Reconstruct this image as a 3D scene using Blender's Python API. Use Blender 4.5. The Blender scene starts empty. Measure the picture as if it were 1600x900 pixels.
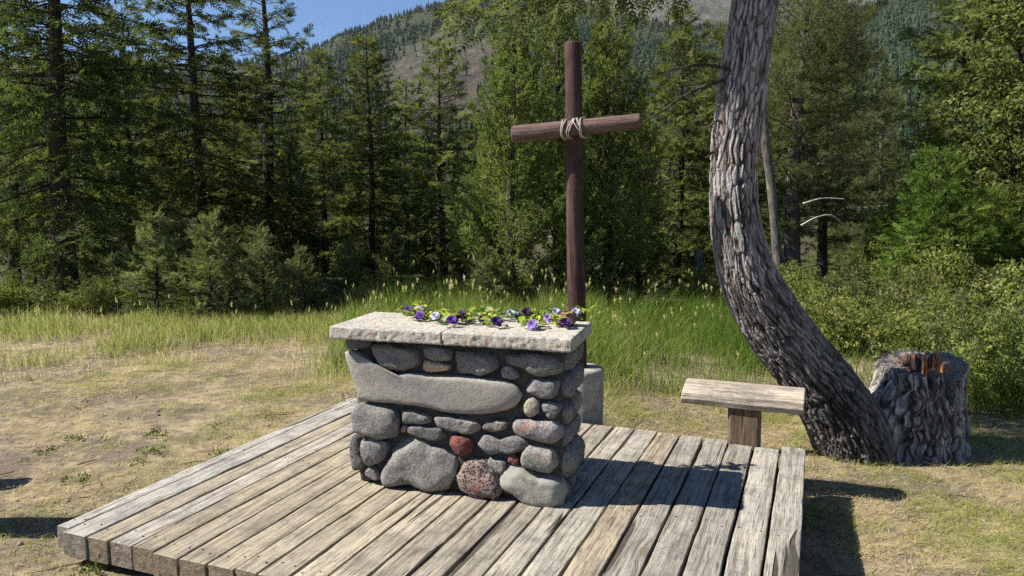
import bpy, math, random
import numpy as np
from mathutils import Vector, Matrix

# ------------------------------------------------------------------ camera, sky, sun, exposure
scene = bpy.context.scene
COL = scene.collection
CAMZ = 1.78
PITCH = math.atan(147 / 1202.0)
cam_data = bpy.data.cameras.new('camera')
cam = bpy.data.objects.new('camera', cam_data)
COL.objects.link(cam)
cam.location = (0, 0, CAMZ)
cam.rotation_euler = (math.pi / 2 - PITCH, 0, 0)
cam_data.sensor_width = 36.0
cam_data.lens = 36.0 * 1202.0 / 1600.0
cam_data.clip_start = 0.05
cam_data.clip_end = 20000
scene.camera = cam

SUN_EL = math.radians(45)
world = bpy.data.worlds.new('World')
scene.world = world
world.use_nodes = True
wn = world.node_tree.nodes
sky = wn.new('ShaderNodeTexSky')
sky.sky_type = 'NISHITA'
sky.sun_disc = False
sky.sun_elevation = SUN_EL
sky.sun_rotation = math.radians(-93)
sky.altitude = 800
sky.air_density = 1.0
sky.dust_density = 0.0
sky.ozone_density = 10.0
world.node_tree.links.new(sky.outputs[0], wn['Background'].inputs[0])
wn['Background'].inputs[1].default_value = 0.058

sun_data = bpy.data.lights.new('sun', 'SUN')
sun = bpy.data.objects.new('sun', sun_data)
COL.objects.link(sun)
sun_data.energy = 5.0
sun_data.angle = math.radians(0.53)
sun_data.color = (1.0, 0.95, 0.87)
sun.rotation_euler = Vector((math.cos(SUN_EL), 0.035, -math.sin(SUN_EL))).to_track_quat('-Z', 'Y').to_euler()
sun.location = (-30, 0, 30)

vs = scene.view_settings
vs.view_transform = 'Standard'
vs.look = 'None'
vs.gamma = 1.0
vs.exposure = 1.13
vs.use_curve_mapping = False
cy = scene.cycles
cy.max_bounces = 6
cy.diffuse_bounces = 3
cy.glossy_bounces = 2
cy.transmission_bounces = 3
cy.transparent_max_bounces = 4
cy.caustics_reflective = False
cy.caustics_refractive = False
cy.use_denoising = False

# ------------------------------------------------------------------ small maths
A_DECK = math.atan2(480, 1211)
CA, SA = math.cos(A_DECK), math.sin(A_DECK)
DECK = 0.13
R = math.radians


def pq(p, q, z=0.0):
    return np.array([q * CA + p * SA, p * CA - q * SA, z])


def ray(x, y):
    u = (x - 800) / 1202.0
    v = (450 - y) / 1202.0
    c, s = math.cos(PITCH), math.sin(PITCH)
    return np.array([u, c + v * s, -s + v * c])


CAM = np.array([0, 0, CAMZ])


def on_y(x, y, Y):
    r = ray(x, y)
    return CAM + r * (Y / r[1])


def on_z(x, y, z):
    r = ray(x, y)
    return CAM + r * ((z - CAMZ) / r[2])


def smooth(e0, e1, x):
    t = np.clip((np.asarray(x, float) - e0) / (e1 - e0), 0, 1)
    return t * t * (3 - 2 * t)


def _hash(ix, iy, iz, seed):
    h = (ix.astype(np.int64) * 73856093) ^ (iy.astype(np.int64) * 19349663) ^ (iz.astype(np.int64) * 83492791) ^ (seed * 2654435761)
    h = (h ^ (h >> 13)) * 1274126177
    h = h ^ (h >> 16)
    return (h & 0xFFFFFF) / float(0x1000000)


def vnoise(P, seed=0):
    P = np.asarray(P, float)
    i = np.floor(P)
    f = P - i
    f = f * f * (3 - 2 * f)
    i = i.astype(np.int64)
    r = 0
    for dx in (0, 1):
        for dy in (0, 1):
            for dz in (0, 1):
                w = (f[:, 0] if dx else 1 - f[:, 0]) * (f[:, 1] if dy else 1 - f[:, 1]) * (f[:, 2] if dz else 1 - f[:, 2])
                r = r + w * _hash(i[:, 0] + dx, i[:, 1] + dy, i[:, 2] + dz, seed)
    return r * 2 - 1


def fbm(P, octaves=4, seed=0, gain=0.5):
    P = np.asarray(P, float)
    a, r, f = 1.0, 0, 1.0
    for k in range(octaves):
        r = r + a * vnoise(P * f + 17.3 * k, seed + k)
        a *= gain
        f *= 2.03
    return r


def worley(P, seed=0):
    P = np.asarray(P, float)
    i = np.floor(P).astype(np.int64)
    f1 = np.full(len(P), 9.0)
    f2 = np.full(len(P), 9.0)
    for dx in (-1, 0, 1):
        for dy in (-1, 0, 1):
            for dz in (-1, 0, 1):
                c = i + np.array([dx, dy, dz])
                q = np.stack([_hash(c[:, 0], c[:, 1], c[:, 2], seed + s) for s in (1, 2, 3)], 1) + c
                d = np.linalg.norm(q - P, axis=1)
                m = d < f1
                f2 = np.where(m, f1, np.minimum(f2, d))
                f1 = np.where(m, d, f1)
    return f1, f2


def frame_from(d, up=None):
    """(n,3) directions -> (n,3,3) matrices whose columns are x=d, y=side, z=up"""
    d = d / np.maximum(np.linalg.norm(d, axis=1, keepdims=True), 1e-9)
    if up is None:
        up = np.tile(np.array([0, 0, 1.0]), (len(d), 1))
    s = np.cross(up, d)
    n = np.linalg.norm(s, axis=1, keepdims=True)
    s = np.where(n < 1e-4, np.array([1.0, 0, 0]), s / np.maximum(n, 1e-9))
    u = np.cross(d, s)
    return np.stack([d, s, u], 2)


# ------------------------------------------------------------------ mesh helpers
def mesh_np(name, verts, faces, tint=None, smooth_shade=False, mats=None):
    """faces: (n,k) int array or a list of such arrays"""
    me = bpy.data.meshes.new(name)
    verts = np.asarray(verts, np.float32)
    if not isinstance(faces, (list, tuple)):
        faces = [faces]
    faces = [np.asarray(f, np.int32) for f in faces if len(f)]
    me.vertices.add(len(verts))
    me.vertices.foreach_set('co', verts.ravel())
    loops = np.concatenate([f.ravel() for f in faces])
    tot = np.concatenate([np.full(len(f), f.shape[1], np.int32) for f in faces])
    st = np.concatenate([[0], np.cumsum(tot)[:-1]]).astype(np.int32)
    me.loops.add(len(loops))
    me.loops.foreach_set('vertex_index', loops)
    me.polygons.add(len(tot))
    me.polygons.foreach_set('loop_start', st)
    me.polygons.foreach_set('loop_total', tot)
    if mats is not None:
        me.polygons.foreach_set('material_index', np.asarray(mats, np.int32))
    me.update(calc_edges=True)
    me.validate()
    if smooth_shade:
        me.shade_smooth()
    else:
        me.shade_flat()
    if tint is not None:
        at = me.attributes.new('tint', 'FLOAT', 'POINT')
        at.data.foreach_set('value', np.asarray(tint, np.float32))
    return me


def obj(name, me, material=None, parent=None, loc=(0, 0, 0), rotz=0.0, color=None):
    o = bpy.data.objects.new(name, me)
    COL.objects.link(o)
    o.location = loc
    o.rotation_euler = (0, 0, rotz)
    if material is not None and me is not None and len(me.materials) == 0:
        for m in (material if isinstance(material, (list, tuple)) else [material]):
            me.materials.append(m)
    if parent is not None:
        o.parent = parent
    if color is not None:
        o.color = (*color, 1)
    return o


def thing(name, label, cat, loc=(0, 0, 0), rotz=0.0, group=None):
    o = bpy.data.objects.new(name, None)
    COL.objects.link(o)
    o.empty_display_size = 0.2
    o.location = loc
    o.rotation_euler = (0, 0, rotz)
    return tag(o, label, cat, group)


def tag(o, label, cat=None, group=None, kind=None):
    o['label'] = label
    if cat:
        o['category'] = cat
    if group:
        o['group'] = group
    if kind:
        o['kind'] = kind
    return o


def grid_faces(nu, nv, wrap_u=False, off=0):
    """verts laid out [v][u]"""
    u = np.arange(nu if wrap_u else nu - 1)
    v = np.arange(nv - 1)
    U, V = np.meshgrid(u, v)
    U, V = U.ravel(), V.ravel()
    U2 = (U + 1) % nu
    return np.stack([V * nu + U, V * nu + U2, (V + 1) * nu + U2, (V + 1) * nu + U], 1) + off


def tube_np(path, radii, sides=8, cap=True, off=0, twist=None):
    path = np.asarray(path, float)
    n = len(path)
    t = np.gradient(path, axis=0)
    t /= np.linalg.norm(t, axis=1, keepdims=True)
    ref = np.array([0, 0, 1.0]) if abs(t[0][2]) < 0.9 else np.array([1.0, 0, 0])
    a = np.cross(t[0], ref)
    a /= np.linalg.norm(a)
    V = []
    for k in range(n):
        a = a - t[k] * (a @ t[k])
        a /= np.linalg.norm(a)
        b = np.cross(t[k], a)
        th = np.linspace(0, 2 * math.pi, sides, endpoint=False)
        V.append(path[k] + radii[k] * (np.cos(th)[:, None] * a + np.sin(th)[:, None] * b))
    V = np.concatenate(V)
    F = [grid_faces(sides, n, True, off)]
    if cap:
        F.append(np.arange(sides)[::-1][None, :] + off)
        F.append(np.arange(sides)[None, :] + off + (n - 1) * sides)
    return V, F


class Gather:
    def __init__(self):
        self.V, self.F, self.n = [], {}, 0

    def add(self, V, F):
        if not isinstance(F, (list, tuple)):
            F = [F]
        for f in F:
            self.F.setdefault(f.shape[1], []).append(f + self.n)
        self.V.append(V)
        self.n += len(V)

    def mesh(self, name, **k):
        return mesh_np(name, np.concatenate(self.V), [np.concatenate(f) for f in self.F.values()], **k)


def scatter(template, M, P, scale):
    """template=(verts (k,3), tris (t,3)); M (n,3,3); P (n,3); scale (n,) -> verts, faces"""
    tv, tf = template
    V = np.einsum('nij,kj->nki', M, tv) * np.asarray(scale)[:, None, None] + P[:, None, :]
    n, k = len(P), len(tv)
    F = (tf[None, :, :] + (np.arange(n) * k)[:, None, None]).reshape(-1, tf.shape[1])
    return V.reshape(-1, 3), F


# ------------------------------------------------------------------ materials
class NT:
    def __init__(self, name):
        self.m = bpy.data.materials.new(name)
        self.m.use_nodes = True
        self.t = self.m.node_tree
        self.n = self.t.nodes
        self.b = self.n['Principled BSDF']
        self.out = self.n['Material Output']

    def L(self, a, b):
        self.t.links.new(a, b)

    def _in(self, sock, v):
        if v is None:
            return
        if hasattr(v, 'is_output'):
            self.L(v, sock)
        elif isinstance(v, (tuple, list)) and len(v) == 3 and sock.type == 'RGBA':
            sock.default_value = (*v, 1)
        else:
            sock.default_value = v

    def node(self, typ, ins=None, out=0, **attrs):
        nd = self.n.new(typ)
        for k, v in attrs.items():
            setattr(nd, k, v)
        for k, v in (ins or {}).items():
            self._in(nd.inputs[k], v)
        return nd.outputs[out]

    def coord(self, which='Object'):
        nd = self.n.new('ShaderNodeTexCoord')
        return nd.outputs[which]

    def rand_vec(self, vec, amount=37.0):
        oi = self.n.new('ShaderNodeObjectInfo')
        sc = self.math('MULTIPLY', oi.outputs['Random'], amount)
        cmb = self.node('ShaderNodeCombineXYZ', {0: sc, 1: sc, 2: sc})
        return self.node('ShaderNodeVectorMath', {0: vec, 1: cmb}, operation='ADD')

    def vmul(self, vec, s):
        return self.node('ShaderNodeVectorMath', {0: vec, 1: s}, operation='MULTIPLY')

    def math(self, op, a, b=None, clamp=False):
        ins = {0: a}
        if b is not None:
            ins[1] = b
        return self.node('ShaderNodeMath', ins, operation=op, use_clamp=clamp)

    def noise(self, vec, scale, detail=4.0, rough=0.55, dist=0.0, out=0):
        return self.node('ShaderNodeTexNoise', {'Vector': vec, 'Scale': scale, 'Detail': detail, 'Roughness': rough, 'Distortion': dist}, out=out)

    def voro(self, vec, scale, feature='F1', rnd=1.0):
        return self.node('ShaderNodeTexVoronoi', {'Vector': vec, 'Scale': scale, 'Randomness': rnd}, feature=feature)

    def ramp(self, fac, stops, interp='LINEAR'):
        nd = self.n.new('ShaderNodeValToRGB')
        nd.color_ramp.interpolation = interp
        els = nd.color_ramp.elements
        while len(els) < len(stops):
            els.new(0.5)
        for e, (p, c) in zip(els, stops):
            e.position = p
            if not isinstance(c, (tuple, list)):
                c = (c, c, c)
            e.color = (*c, 1)
        self.L(fac, nd.inputs[0])
        return nd.outputs[0]

    def mix(self, fac, a, b, blend='MIX'):
        nd = self.n.new('ShaderNodeMix')
        nd.data_type = 'RGBA'
        nd.blend_type = blend
        self._in(nd.inputs[0], fac)
        self._in(nd.inputs[6], a)
        self._in(nd.inputs[7], b)
        return nd.outputs[2]

    def bump(self, h, strength=0.5, dist=0.01, normal=None):
        return self.node('ShaderNodeBump', {'Height': h, 'Strength': strength, 'Distance': dist, 'Normal': normal})

    def ocolor(self):
        return self.n.new('ShaderNodeObjectInfo').outputs['Color']

    def attr(self, name, out='Fac'):
        nd = self.n.new('ShaderNodeAttribute')
        nd.attribute_name = name
        return nd.outputs[out]

    def done(self, color=None, rough=0.8, normal=None, spec=0.3):
        self._in(self.b.inputs['Base Color'], color)
        self._in(self.b.inputs['Roughness'], rough)
        self.b.inputs['Specular IOR Level'].default_value = spec
        if normal is not None:
            self.L(normal, self.b.inputs['Normal'])
        return self.m


def mat_foliage(name, c_dark, c_mid, c_pale, trans=0.3):
    k = NT(name)
    col = k.ramp(k.attr('tint'), [(0.0, c_dark), (0.5, c_mid), (1.0, c_pale)])
    oi = k.n.new('ShaderNodeObjectInfo')
    hsv = k.node('ShaderNodeHueSaturation', {'Hue': k.math('ADD', k.math('MULTIPLY', oi.outputs['Random'], 0.03), 0.485),
                                             'Saturation': 1.0, 'Value': k.math('ADD', k.math('MULTIPLY', oi.outputs['Random'], 0.3), 0.85), 'Color': col})
    d = k.node('ShaderNodeBsdfDiffuse', {'Color': hsv})
    t = k.node('ShaderNodeBsdfTranslucent', {'Color': k.mix(0.5, hsv, (0.16, 0.2, 0.03))})
    m1 = k.node('ShaderNodeMixShader', {0: min(0.5, trans * 1.5), 1: d, 2: t})
    k.L(m1, k.out.inputs[0])
    k.n.remove(k.b)
    return k.m


def mat_wood(name, rings=True, dark=(0.10, 0.08, 0.06), axis='Y', contrast=1.0):
    """weathered timber; grain runs along the object's own axis; tone from the object's colour"""
    k = NT(name)
    co = k.rand_vec(k.coord('Object'), 53.0)
    st = {'Y': (1, 0.045, 1), 'X': (0.045, 1, 1), 'Z': (1, 1, 0.045)}[axis]
    st2 = {'Y': (1, 0.22, 1), 'X': (0.22, 1, 1), 'Z': (1, 1, 0.22)}[axis]
    warp = k.noise(k.vmul(co, st2), 5.0, 2.0, 0.5, 0.0, out=1)
    cw = k.node('ShaderNodeVectorMath', {0: co, 1: k.vmul(warp, (0.035, 0.035, 0.035))}, operation='ADD')
    # knots
    vd = k.voro(k.vmul(co, {'Y': (1, 0.45, 0.2), 'X': (0.45, 1, 0.2), 'Z': (1, 0.2, 0.45)}[axis]), 3.4)
    knot = k.ramp(vd, [(0.0, 1.0), (0.055, 0.85), (0.085, 0.0)])
    halo = k.ramp(vd, [(0.0, 1.0), (0.28, 0.0)])
    cw = k.node('ShaderNodeVectorMath', {0: cw, 1: k.vmul(k.node('ShaderNodeCombineXYZ', {0: halo, 1: halo, 2: 0.0}), (0.035, 0.035, 0.0))}, operation='ADD')
    fine = k.noise(k.vmul(cw, st), 120.0, 5.0, 0.75)
    mid = k.noise(k.vmul(cw, st), 42.0, 3.0, 0.6)
    blotch = k.noise(co, 7.0, 5.0, 0.65)
    speck = k.noise(co, 90.0, 3.0, 0.7)
    base = k.ocolor()
    col = k.mix(1.0, base, k.ramp(blotch, [(0.3, (0.62, 0.62, 0.64)), (0.5, (1, 1, 1)), (0.72, (1.22, 1.18, 1.1))]), 'MULTIPLY')
    col = k.mix(1.0, col, k.ramp(mid, [(0.33, (0.58, 0.55, 0.52)), (0.5, (1, 1, 1)), (0.7, (1.2, 1.18, 1.14))]), 'MULTIPLY')
    crack = k.ramp(fine, [(0.39, 1.0), (0.46, 0.0)])
    col = k.mix(k.math('MULTIPLY', crack, 0.85 * contrast), col, dark)
    split = k.ramp(k.noise(k.vmul(cw, tuple(0.5 * a for a in st)), 30.0, 1.0, 0.4), [(0.27, 1.0), (0.30, 0.0)])
    col = k.mix(k.math('MULTIPLY', split, 0.85), col, tuple(0.4 * a for a in dark))
    lich = k.ramp(k.math('MULTIPLY', k.ramp(speck, [(0.52, 0.0), (0.62, 1.0)]), k.ramp(k.noise(co, 3.1, 2.0), [(0.45, 0.0), (0.62, 1.0)])), [(0, 0.0), (1, 1.0)])
    col = k.mix(k.math('MULTIPLY', lich, 0.45), col, (0.07, 0.072, 0.06))
    col = k.mix(k.math('MULTIPLY', knot, 0.75), col, (0.16, 0.11, 0.07))
    h = k.math('ADD', k.math('MULTIPLY', fine, 0.8), k.math('MULTIPLY', mid, 0.9))
    h = k.math('SUBTRACT', h, k.math('MULTIPLY', split, 1.2))
    if rings:
        nrm = k.node('ShaderNodeSeparateXYZ', {0: k.coord('Normal')}, out={'X': 0, 'Y': 1, 'Z': 2}[axis])
        end = k.ramp(k.math('ABSOLUTE', nrm), [(0.75, 0.0), (0.9, 1.0)])
        rc = k.vmul(co, {'Y': (1, 0, 1.6), 'X': (0, 1, 1.6), 'Z': (1, 1, 0)}[axis])
        wv = k.node('ShaderNodeTexWave', {'Vector': rc, 'Scale': 9.0, 'Distortion': 14.0, 'Detail': 4.0, 'Detail Scale': 2.5}, out=1, wave_type='RINGS')
        ecol = k.mix(1.0, k.mix(0.5, base, (0.2, 0.15, 0.1)), k.ramp(wv, [(0.1, (0.7, 0.67, 0.64)), (0.6, (0.95, 0.92, 0.9))]), 'MULTIPLY')
        ecol = k.mix(k.ramp(k.noise(co, 25.0, 4.0), [(0.42, 0.0), (0.6, 0.6)]), ecol, (0.09, 0.07, 0.05))
        col = k.mix(end, col, ecol)
    return k.done(col, 0.85, k.bump(h, 1.0, 0.009), 0.15)


def mat_stone(name, scale=1.0, vesic=0.0, spots=None, soft=1.0):
    k = NT(name)
    co = k.rand_vec(k.coord('Object'), 41.0)
    big = k.noise(co, 6.0 * scale, 5.0, 0.6)
    fine = k.noise(co, 70.0 * scale, 6.0, 0.75)
    pit = k.voro(co, 95.0 * scale)
    base = k.ocolor()
    col = k.mix(1.0, base, k.ramp(big, [(0.28, (0.66, 0.66, 0.7)), (0.5, (1, 1, 1)), (0.72, (1.25, 1.2, 1.1))]), 'MULTIPLY')
    col = k.mix(1.0, col, k.ramp(fine, [(0.3, (0.35, 0.35, 0.35)), (0.5, (1, 1, 1)), (0.68, (1.7, 1.68, 1.62))]), 'MULTIPLY') if soft == 1 else k.mix(1.0, col, k.ramp(fine, [(0.3, (0.8, 0.8, 0.8)), (0.7, (1.2, 1.2, 1.18))]), 'MULTIPLY')
    h = k.math('ADD', k.math('MULTIPLY', fine, 0.7), k.math('MULTIPLY', big, 0.8))
    h = k.math('ADD', h, k.math('MULTIPLY', k.ramp(pit, [(0.05, 0.0), (0.3, 1.0)]), 0.25))
    if vesic:
        p2 = k.voro(co, 62.0)
        hole = k.ramp(p2, [(0.2, 1.0), (0.42, 0.0)])
        col = k.mix(k.math('MULTIPLY', hole, vesic), col, (0.02, 0.015, 0.015))
        h = k.math('SUBTRACT', h, k.math('MULTIPLY', hole, 1.8 * vesic))
    if spots:
        s = k.math('MULTIPLY', k.ramp(k.noise(co, 9.0, 2.0), [(0.66, 0.0), (0.72, 1.0)]), k.ramp(fine, [(0.45, 0.0), (0.55, 1.0)]))
        col = k.mix(k.math('MULTIPLY', s, 0.8), col, spots)
    return k.done(col, 0.88, k.bump(h, soft, 0.013), 0.25)


def mat_bark(name, c1, c2, c3, sc=1.0, strength=1.0):
    k = NT(name)
    co = k.rand_vec(k.coord('Object'), 21.0)
    s = k.vmul(co, (1, 1, 0.28))
    n1 = k.noise(s, 22.0 * sc, 5.0, 0.65, 0.6)
    n2 = k.noise(co, 90.0 * sc, 4.0, 0.7)
    n3 = k.noise(co, 3.0 * sc, 3.0)
    col = k.ramp(n1, [(0.32, c1), (0.52, c2), (0.7, c3)])
    col = k.mix(1.0, col, k.ramp(n2, [(0.3, (0.6, 0.6, 0.6)), (0.7, (1.35, 1.33, 1.3))]), 'MULTIPLY')
    col = k.mix(1.0, col, k.ramp(n3, [(0.35, (0.75, 0.75, 0.78)), (0.65, (1.15, 1.1, 1.05))]), 'MULTIPLY')
    h = k.math('ADD', n1, k.math('MULTIPLY', n2, 0.4))
    return k.done(col, 0.9, k.bump(h, strength, 0.02), 0.15)

# ------------------------------------------------------------------ the setting: ground, mountains, far forest
def ground_z(x, y):
    x = np.asarray(x, float)
    y = np.asarray(y, float)
    z = -0.01 - 0.19 * smooth(-0.2, 1.9, x - 0.12 * (y - 4.0))
    P = np.stack([x.ravel(), y.ravel(), np.zeros(x.size)], 1)
    near = 1 - smooth(25, 60, np.hypot(x, y))
    z = z + near * (0.018 * fbm(P * 1.7, 3, 5) + 0.05 * vnoise(P * 0.3, 9)).reshape(x.shape)
    z = z - 0.25 * smooth(9, 16, y) - 6.0 * smooth(17, 60, np.hypot(x, y))
    return z


def gz(x, y):
    return float(ground_z(np.array([x]), np.array([y]))[0])


def m_ground():
    k = NT('dry_ground')
    co = k.coord('Object')
    n1 = k.noise(co, 1.1, 5.0, 0.6)
    n2 = k.noise(co, 9.0, 5.0, 0.7)
    n3 = k.noise(co, 130.0, 4.0, 0.75)
    straw = k.noise(k.vmul(k.noise(co, 7.0, 2.0, 0.5, 0.0, out=1), (1, 1, 1)), 30.0, 5.0, 0.7, 1.5)
    soil = k.ramp(n3, [(0.3, (0.09, 0.068, 0.054)), (0.7, (0.25, 0.195, 0.155))])
    strawc = k.ramp(k.noise(co, 210.0, 3.0, 0.8), [(0.3, (0.2, 0.15, 0.08)), (0.5, (0.4, 0.32, 0.18)), (0.75, (0.58, 0.49, 0.31))])
    col = k.mix(k.ramp(k.math('ADD', k.math('MULTIPLY', n2, 0.7), k.math('MULTIPLY', n1, 0.5)), [(0.53, 0.0), (0.74, 1.0)]), soil, strawc)
    green = k.ramp(n3, [(0.3, (0.03, 0.045, 0.012)), (0.7, (0.12, 0.14, 0.04))])
    col = k.mix(k.ramp(k.noise(co, 2.3, 4.0, 0.6), [(0.52, 0.0), (0.66, 0.55)]), col, green)
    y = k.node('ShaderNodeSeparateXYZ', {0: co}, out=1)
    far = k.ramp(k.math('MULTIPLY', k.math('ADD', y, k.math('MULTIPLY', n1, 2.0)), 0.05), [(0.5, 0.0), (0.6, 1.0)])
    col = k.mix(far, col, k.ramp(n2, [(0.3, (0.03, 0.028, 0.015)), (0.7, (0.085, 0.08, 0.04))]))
    h = k.math('ADD', k.math('MULTIPLY', n2, 1.0), k.math('MULTIPLY', n3, 0.5))
    return k.done(col, 0.95, k.bump(h, 0.8, 0.03), 0.1)


nr, na = 210, 320
rad = np.concatenate([[0.0], 0.4 * (4780 / 0.4) ** (np.linspace(0, 1, nr - 1) ** 0.85)])
ang = np.linspace(0, 2 * math.pi, na, endpoint=False)
RR, AA = np.meshgrid(rad, ang, indexing='ij')
GX, GY = RR * np.sin(AA), RR * np.cos(AA) + 4.0
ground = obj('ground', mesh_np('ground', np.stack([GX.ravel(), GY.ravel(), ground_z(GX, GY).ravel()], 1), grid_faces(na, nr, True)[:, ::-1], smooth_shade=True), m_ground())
tag(ground, 'dry straw and soil clearing with patches of short grass', kind='structure')


def interp_px(x, xs, ys):
    return np.interp(x, xs, ys)


def az_px(az):
    return 800 + 1211 * np.tan(np.clip(az, -1.2, 1.2))


RIDGE1 = ([-3000, -400, 0, 180, 350, 440, 545, 640, 740, 800, 900, 1000, 1080, 1200, 1350, 1450, 1600, 2200, 4000],
          [120, 150, 160, 150, 128, 112, 68, 34, 0, -12, 18, 42, 58, 66, 40, 10, -40, -120, -60])
RIDGE2 = ([-3000, 700, 850, 960, 1040, 1100, 1250, 1500, 4000], [200, 120, 40, -15, -55, -50, -5, 30, 80])


def mtn_h(az, r, ridge, r0, r1, zb, crag):
    px = az_px(az)
    e = (303 - interp_px(px, *ridge)) / 1211.0
    zr = r1 * e + CAMZ
    t = np.clip((r - r0) / (r1 - r0), 0, 2)
    g = np.where(t < 1, t ** 1.25, 1 - 0.35 * (t - 1))
    P = np.stack([np.sin(az) * r, np.cos(az) * r, np.zeros_like(r)], 1)
    z = zb + (zr - zb) * g
    w = np.clip(t, 0, 1) * np.clip((1.15 - t) * 4, 0.25, 1)
    z = z + w * (26 * fbm(P / 210.0, 4, 3) + crag * 9 * np.abs(fbm(P / 45.0, 4, 8)))
    return z, px


def rock_mask(az, r, px=None):
    px = az_px(az)
    P = np.stack([np.sin(az) * r, np.cos(az) * r, np.zeros_like(r)], 1)
    n = fbm(P / 120.0, 4, 21)
    m = np.exp(-((px - 690) / 95.0) ** 2) * np.exp(-((r - 840) / 330.0) ** 2)
    m2 = np.exp(-((px - 1385) / 70.0) ** 2) * np.exp(-((r - 520) / 220.0) ** 2) * 0.45
    return np.clip(np.maximum(m, m2) * 1.5 + 0.45 * n - 0.28, 0, 1)


def build_mountain(name, ridge, r0, r1, rmax, zb, crag, mat, label, seed, nrr, naa, rockall=0.0):
    az = np.linspace(R(-75), R(75), naa)
    rr = np.linspace(r0, rmax, nrr)
    RA, AZ = np.meshgrid(rr, az, indexing='ij')
    a, r = AZ.ravel(), RA.ravel()
    z, px = mtn_h(a, r, ridge, r0, r1, zb, crag)
    rk = rock_mask(a, r) if not rockall else np.clip(rockall + 0.5 * fbm(np.stack([np.sin(a) * r, np.cos(a) * r, z], 1) / 160, 4, 4), 0, 1)
    P = np.stack([np.sin(a) * r, np.cos(a) * r, z], 1)
    z = z + rk * 16 * np.abs(fbm(P / 30.0, 4, 31)) * (0 if rockall else 1)
    me = mesh_np(name, np.stack([np.sin(a) * r, np.cos(a) * r, z], 1), grid_faces(naa, nrr)[:, ::-1], tint=rk, smooth_shade=not rockall)
    o = obj(name, me, mat)
    tag(o, label, kind='structure')


def m_mountain():
    k = NT('mountain_slope')
    co = k.coord('Object')
    n1 = k.noise(co, 0.02, 6.0, 0.65)
    n2 = k.noise(co, 0.05, 8.0, 0.75)
    rock = k.ramp(n2, [(0.3, (0.04, 0.036, 0.03)), (0.5, (0.1, 0.089, 0.07)), (0.7, (0.17, 0.15, 0.115))])
    turf = k.ramp(n2, [(0.3, (0.03, 0.038, 0.02)), (0.55, (0.06, 0.07, 0.035)), (0.75, (0.11, 0.108, 0.06))])
    f = k.ramp(k.math('ADD', k.attr('tint'), k.math('MULTIPLY', k.math('SUBTRACT', n1, 0.5), 0.8)), [(0.2, 0.0), (0.4, 1.0)])
    return k.done(k.mix(f, turf, rock), 0.95, k.bump(n2, 1.0, 14.0), 0.1)


MM = m_mountain()
ZB = -12.0
build_mountain('mountain', RIDGE1, 220, 1900, 2300, ZB, 1.0, MM, 'forested mountain slope with a bare brown rocky spur', 1, 170, 420)
build_mountain('far_mountain', RIDGE2, 2400, 4200, 4700, 0.0, 6.0, MM, 'distant bare rocky mountain peak behind the forested ridge', 2, 60, 200, rockall=0.5)


def cone_tree():
    V, F = [], []
    for k, (z0, z1, r) in enumerate([(0.05, 0.5, 0.17), (0.3, 0.75, 0.13), (0.55, 1.0, 0.085)]):
        b = len(V)
        for j in range(6):
            a = 2 * math.pi * j / 6 + k
            rr_ = r * (1.15 if j % 2 else 0.75)
            V.append((rr_ * math.cos(a), rr_ * math.sin(a), z0 + 0.04 * (j % 2)))
        V.append((0.004 * k, 0, z1))
        for j in range(6):
            F.append((b + j, b + (j + 1) % 6, b + 6))
    return np.array(V), np.array(F)


rng = np.random.default_rng(11)
N = 52000
u = rng.random(N)
r = 260 + (2050 - 260) * u ** 0.75
a = rng.uniform(R(-42), R(42), N)
P0 = np.stack([np.sin(a) * r, np.cos(a) * r, np.zeros(N)], 1)
rk = rock_mask(a, r)
dens = (1 - 0.86 * smooth(0.05, 0.3, rk)) * (0.35 + 0.65 * smooth(-0.5, 0.25, fbm(P0 / 140, 3, 55)))
keep = rng.random(N) < dens * 0.55
a, r, P0, rk = a[keep], r[keep], P0[keep], rk[keep]
z, _ = mtn_h(a, r, RIDGE1, 220, 1900, ZB, 1.0)
P0[:, 2] = z - 0.4
n = len(a)
M = np.zeros((n, 3, 3))
th = rng.uniform(0, 6.28, n)
wx = rng.uniform(0.8, 1.5, n)
M[:, 0, 0] = np.cos(th) * wx
M[:, 0, 1] = -np.sin(th) * wx
M[:, 1, 0] = np.sin(th) * wx
M[:, 1, 1] = np.cos(th) * wx
M[:, 2, 2] = 1
ct = cone_tree()
V, F = scatter(ct, M, P0, rng.uniform(8, 18, n) * (1 - 0.35 * rk))
MF_FAR = mat_foliage('far_conifer', (0.016, 0.026, 0.014), (0.028, 0.042, 0.02), (0.05, 0.065, 0.028), 0.0)
forest = obj('forest', mesh_np('forest', V, F, tint=np.repeat(rng.random(n), len(ct[0]))), MF_FAR)
tag(forest, 'dense dark conifer forest covering the far mountain slope', 'forest', kind='stuff')

# ------------------------------------------------------------------ wooden platform
WOOD = mat_wood('weathered_plank')
NAIL = NT('rusty_nail').done((0.03, 0.025, 0.02), 0.7)
QB = [-3.493, -3.392, -3.231, -3.094, -2.949, -2.806, -2.651, -2.49, -2.338, -2.215, -2.068, -1.916, -1.751, -1.59, -1.443, -1.288, -1.137,
      -0.976, -0.815, -0.654, -0.492, -0.325, -0.158, -0.002]
deck = thing('wooden_platform', 'low weathered grey plank platform carrying the stone altar', 'platform', (0, 0, DECK), -A_DECK)


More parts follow.
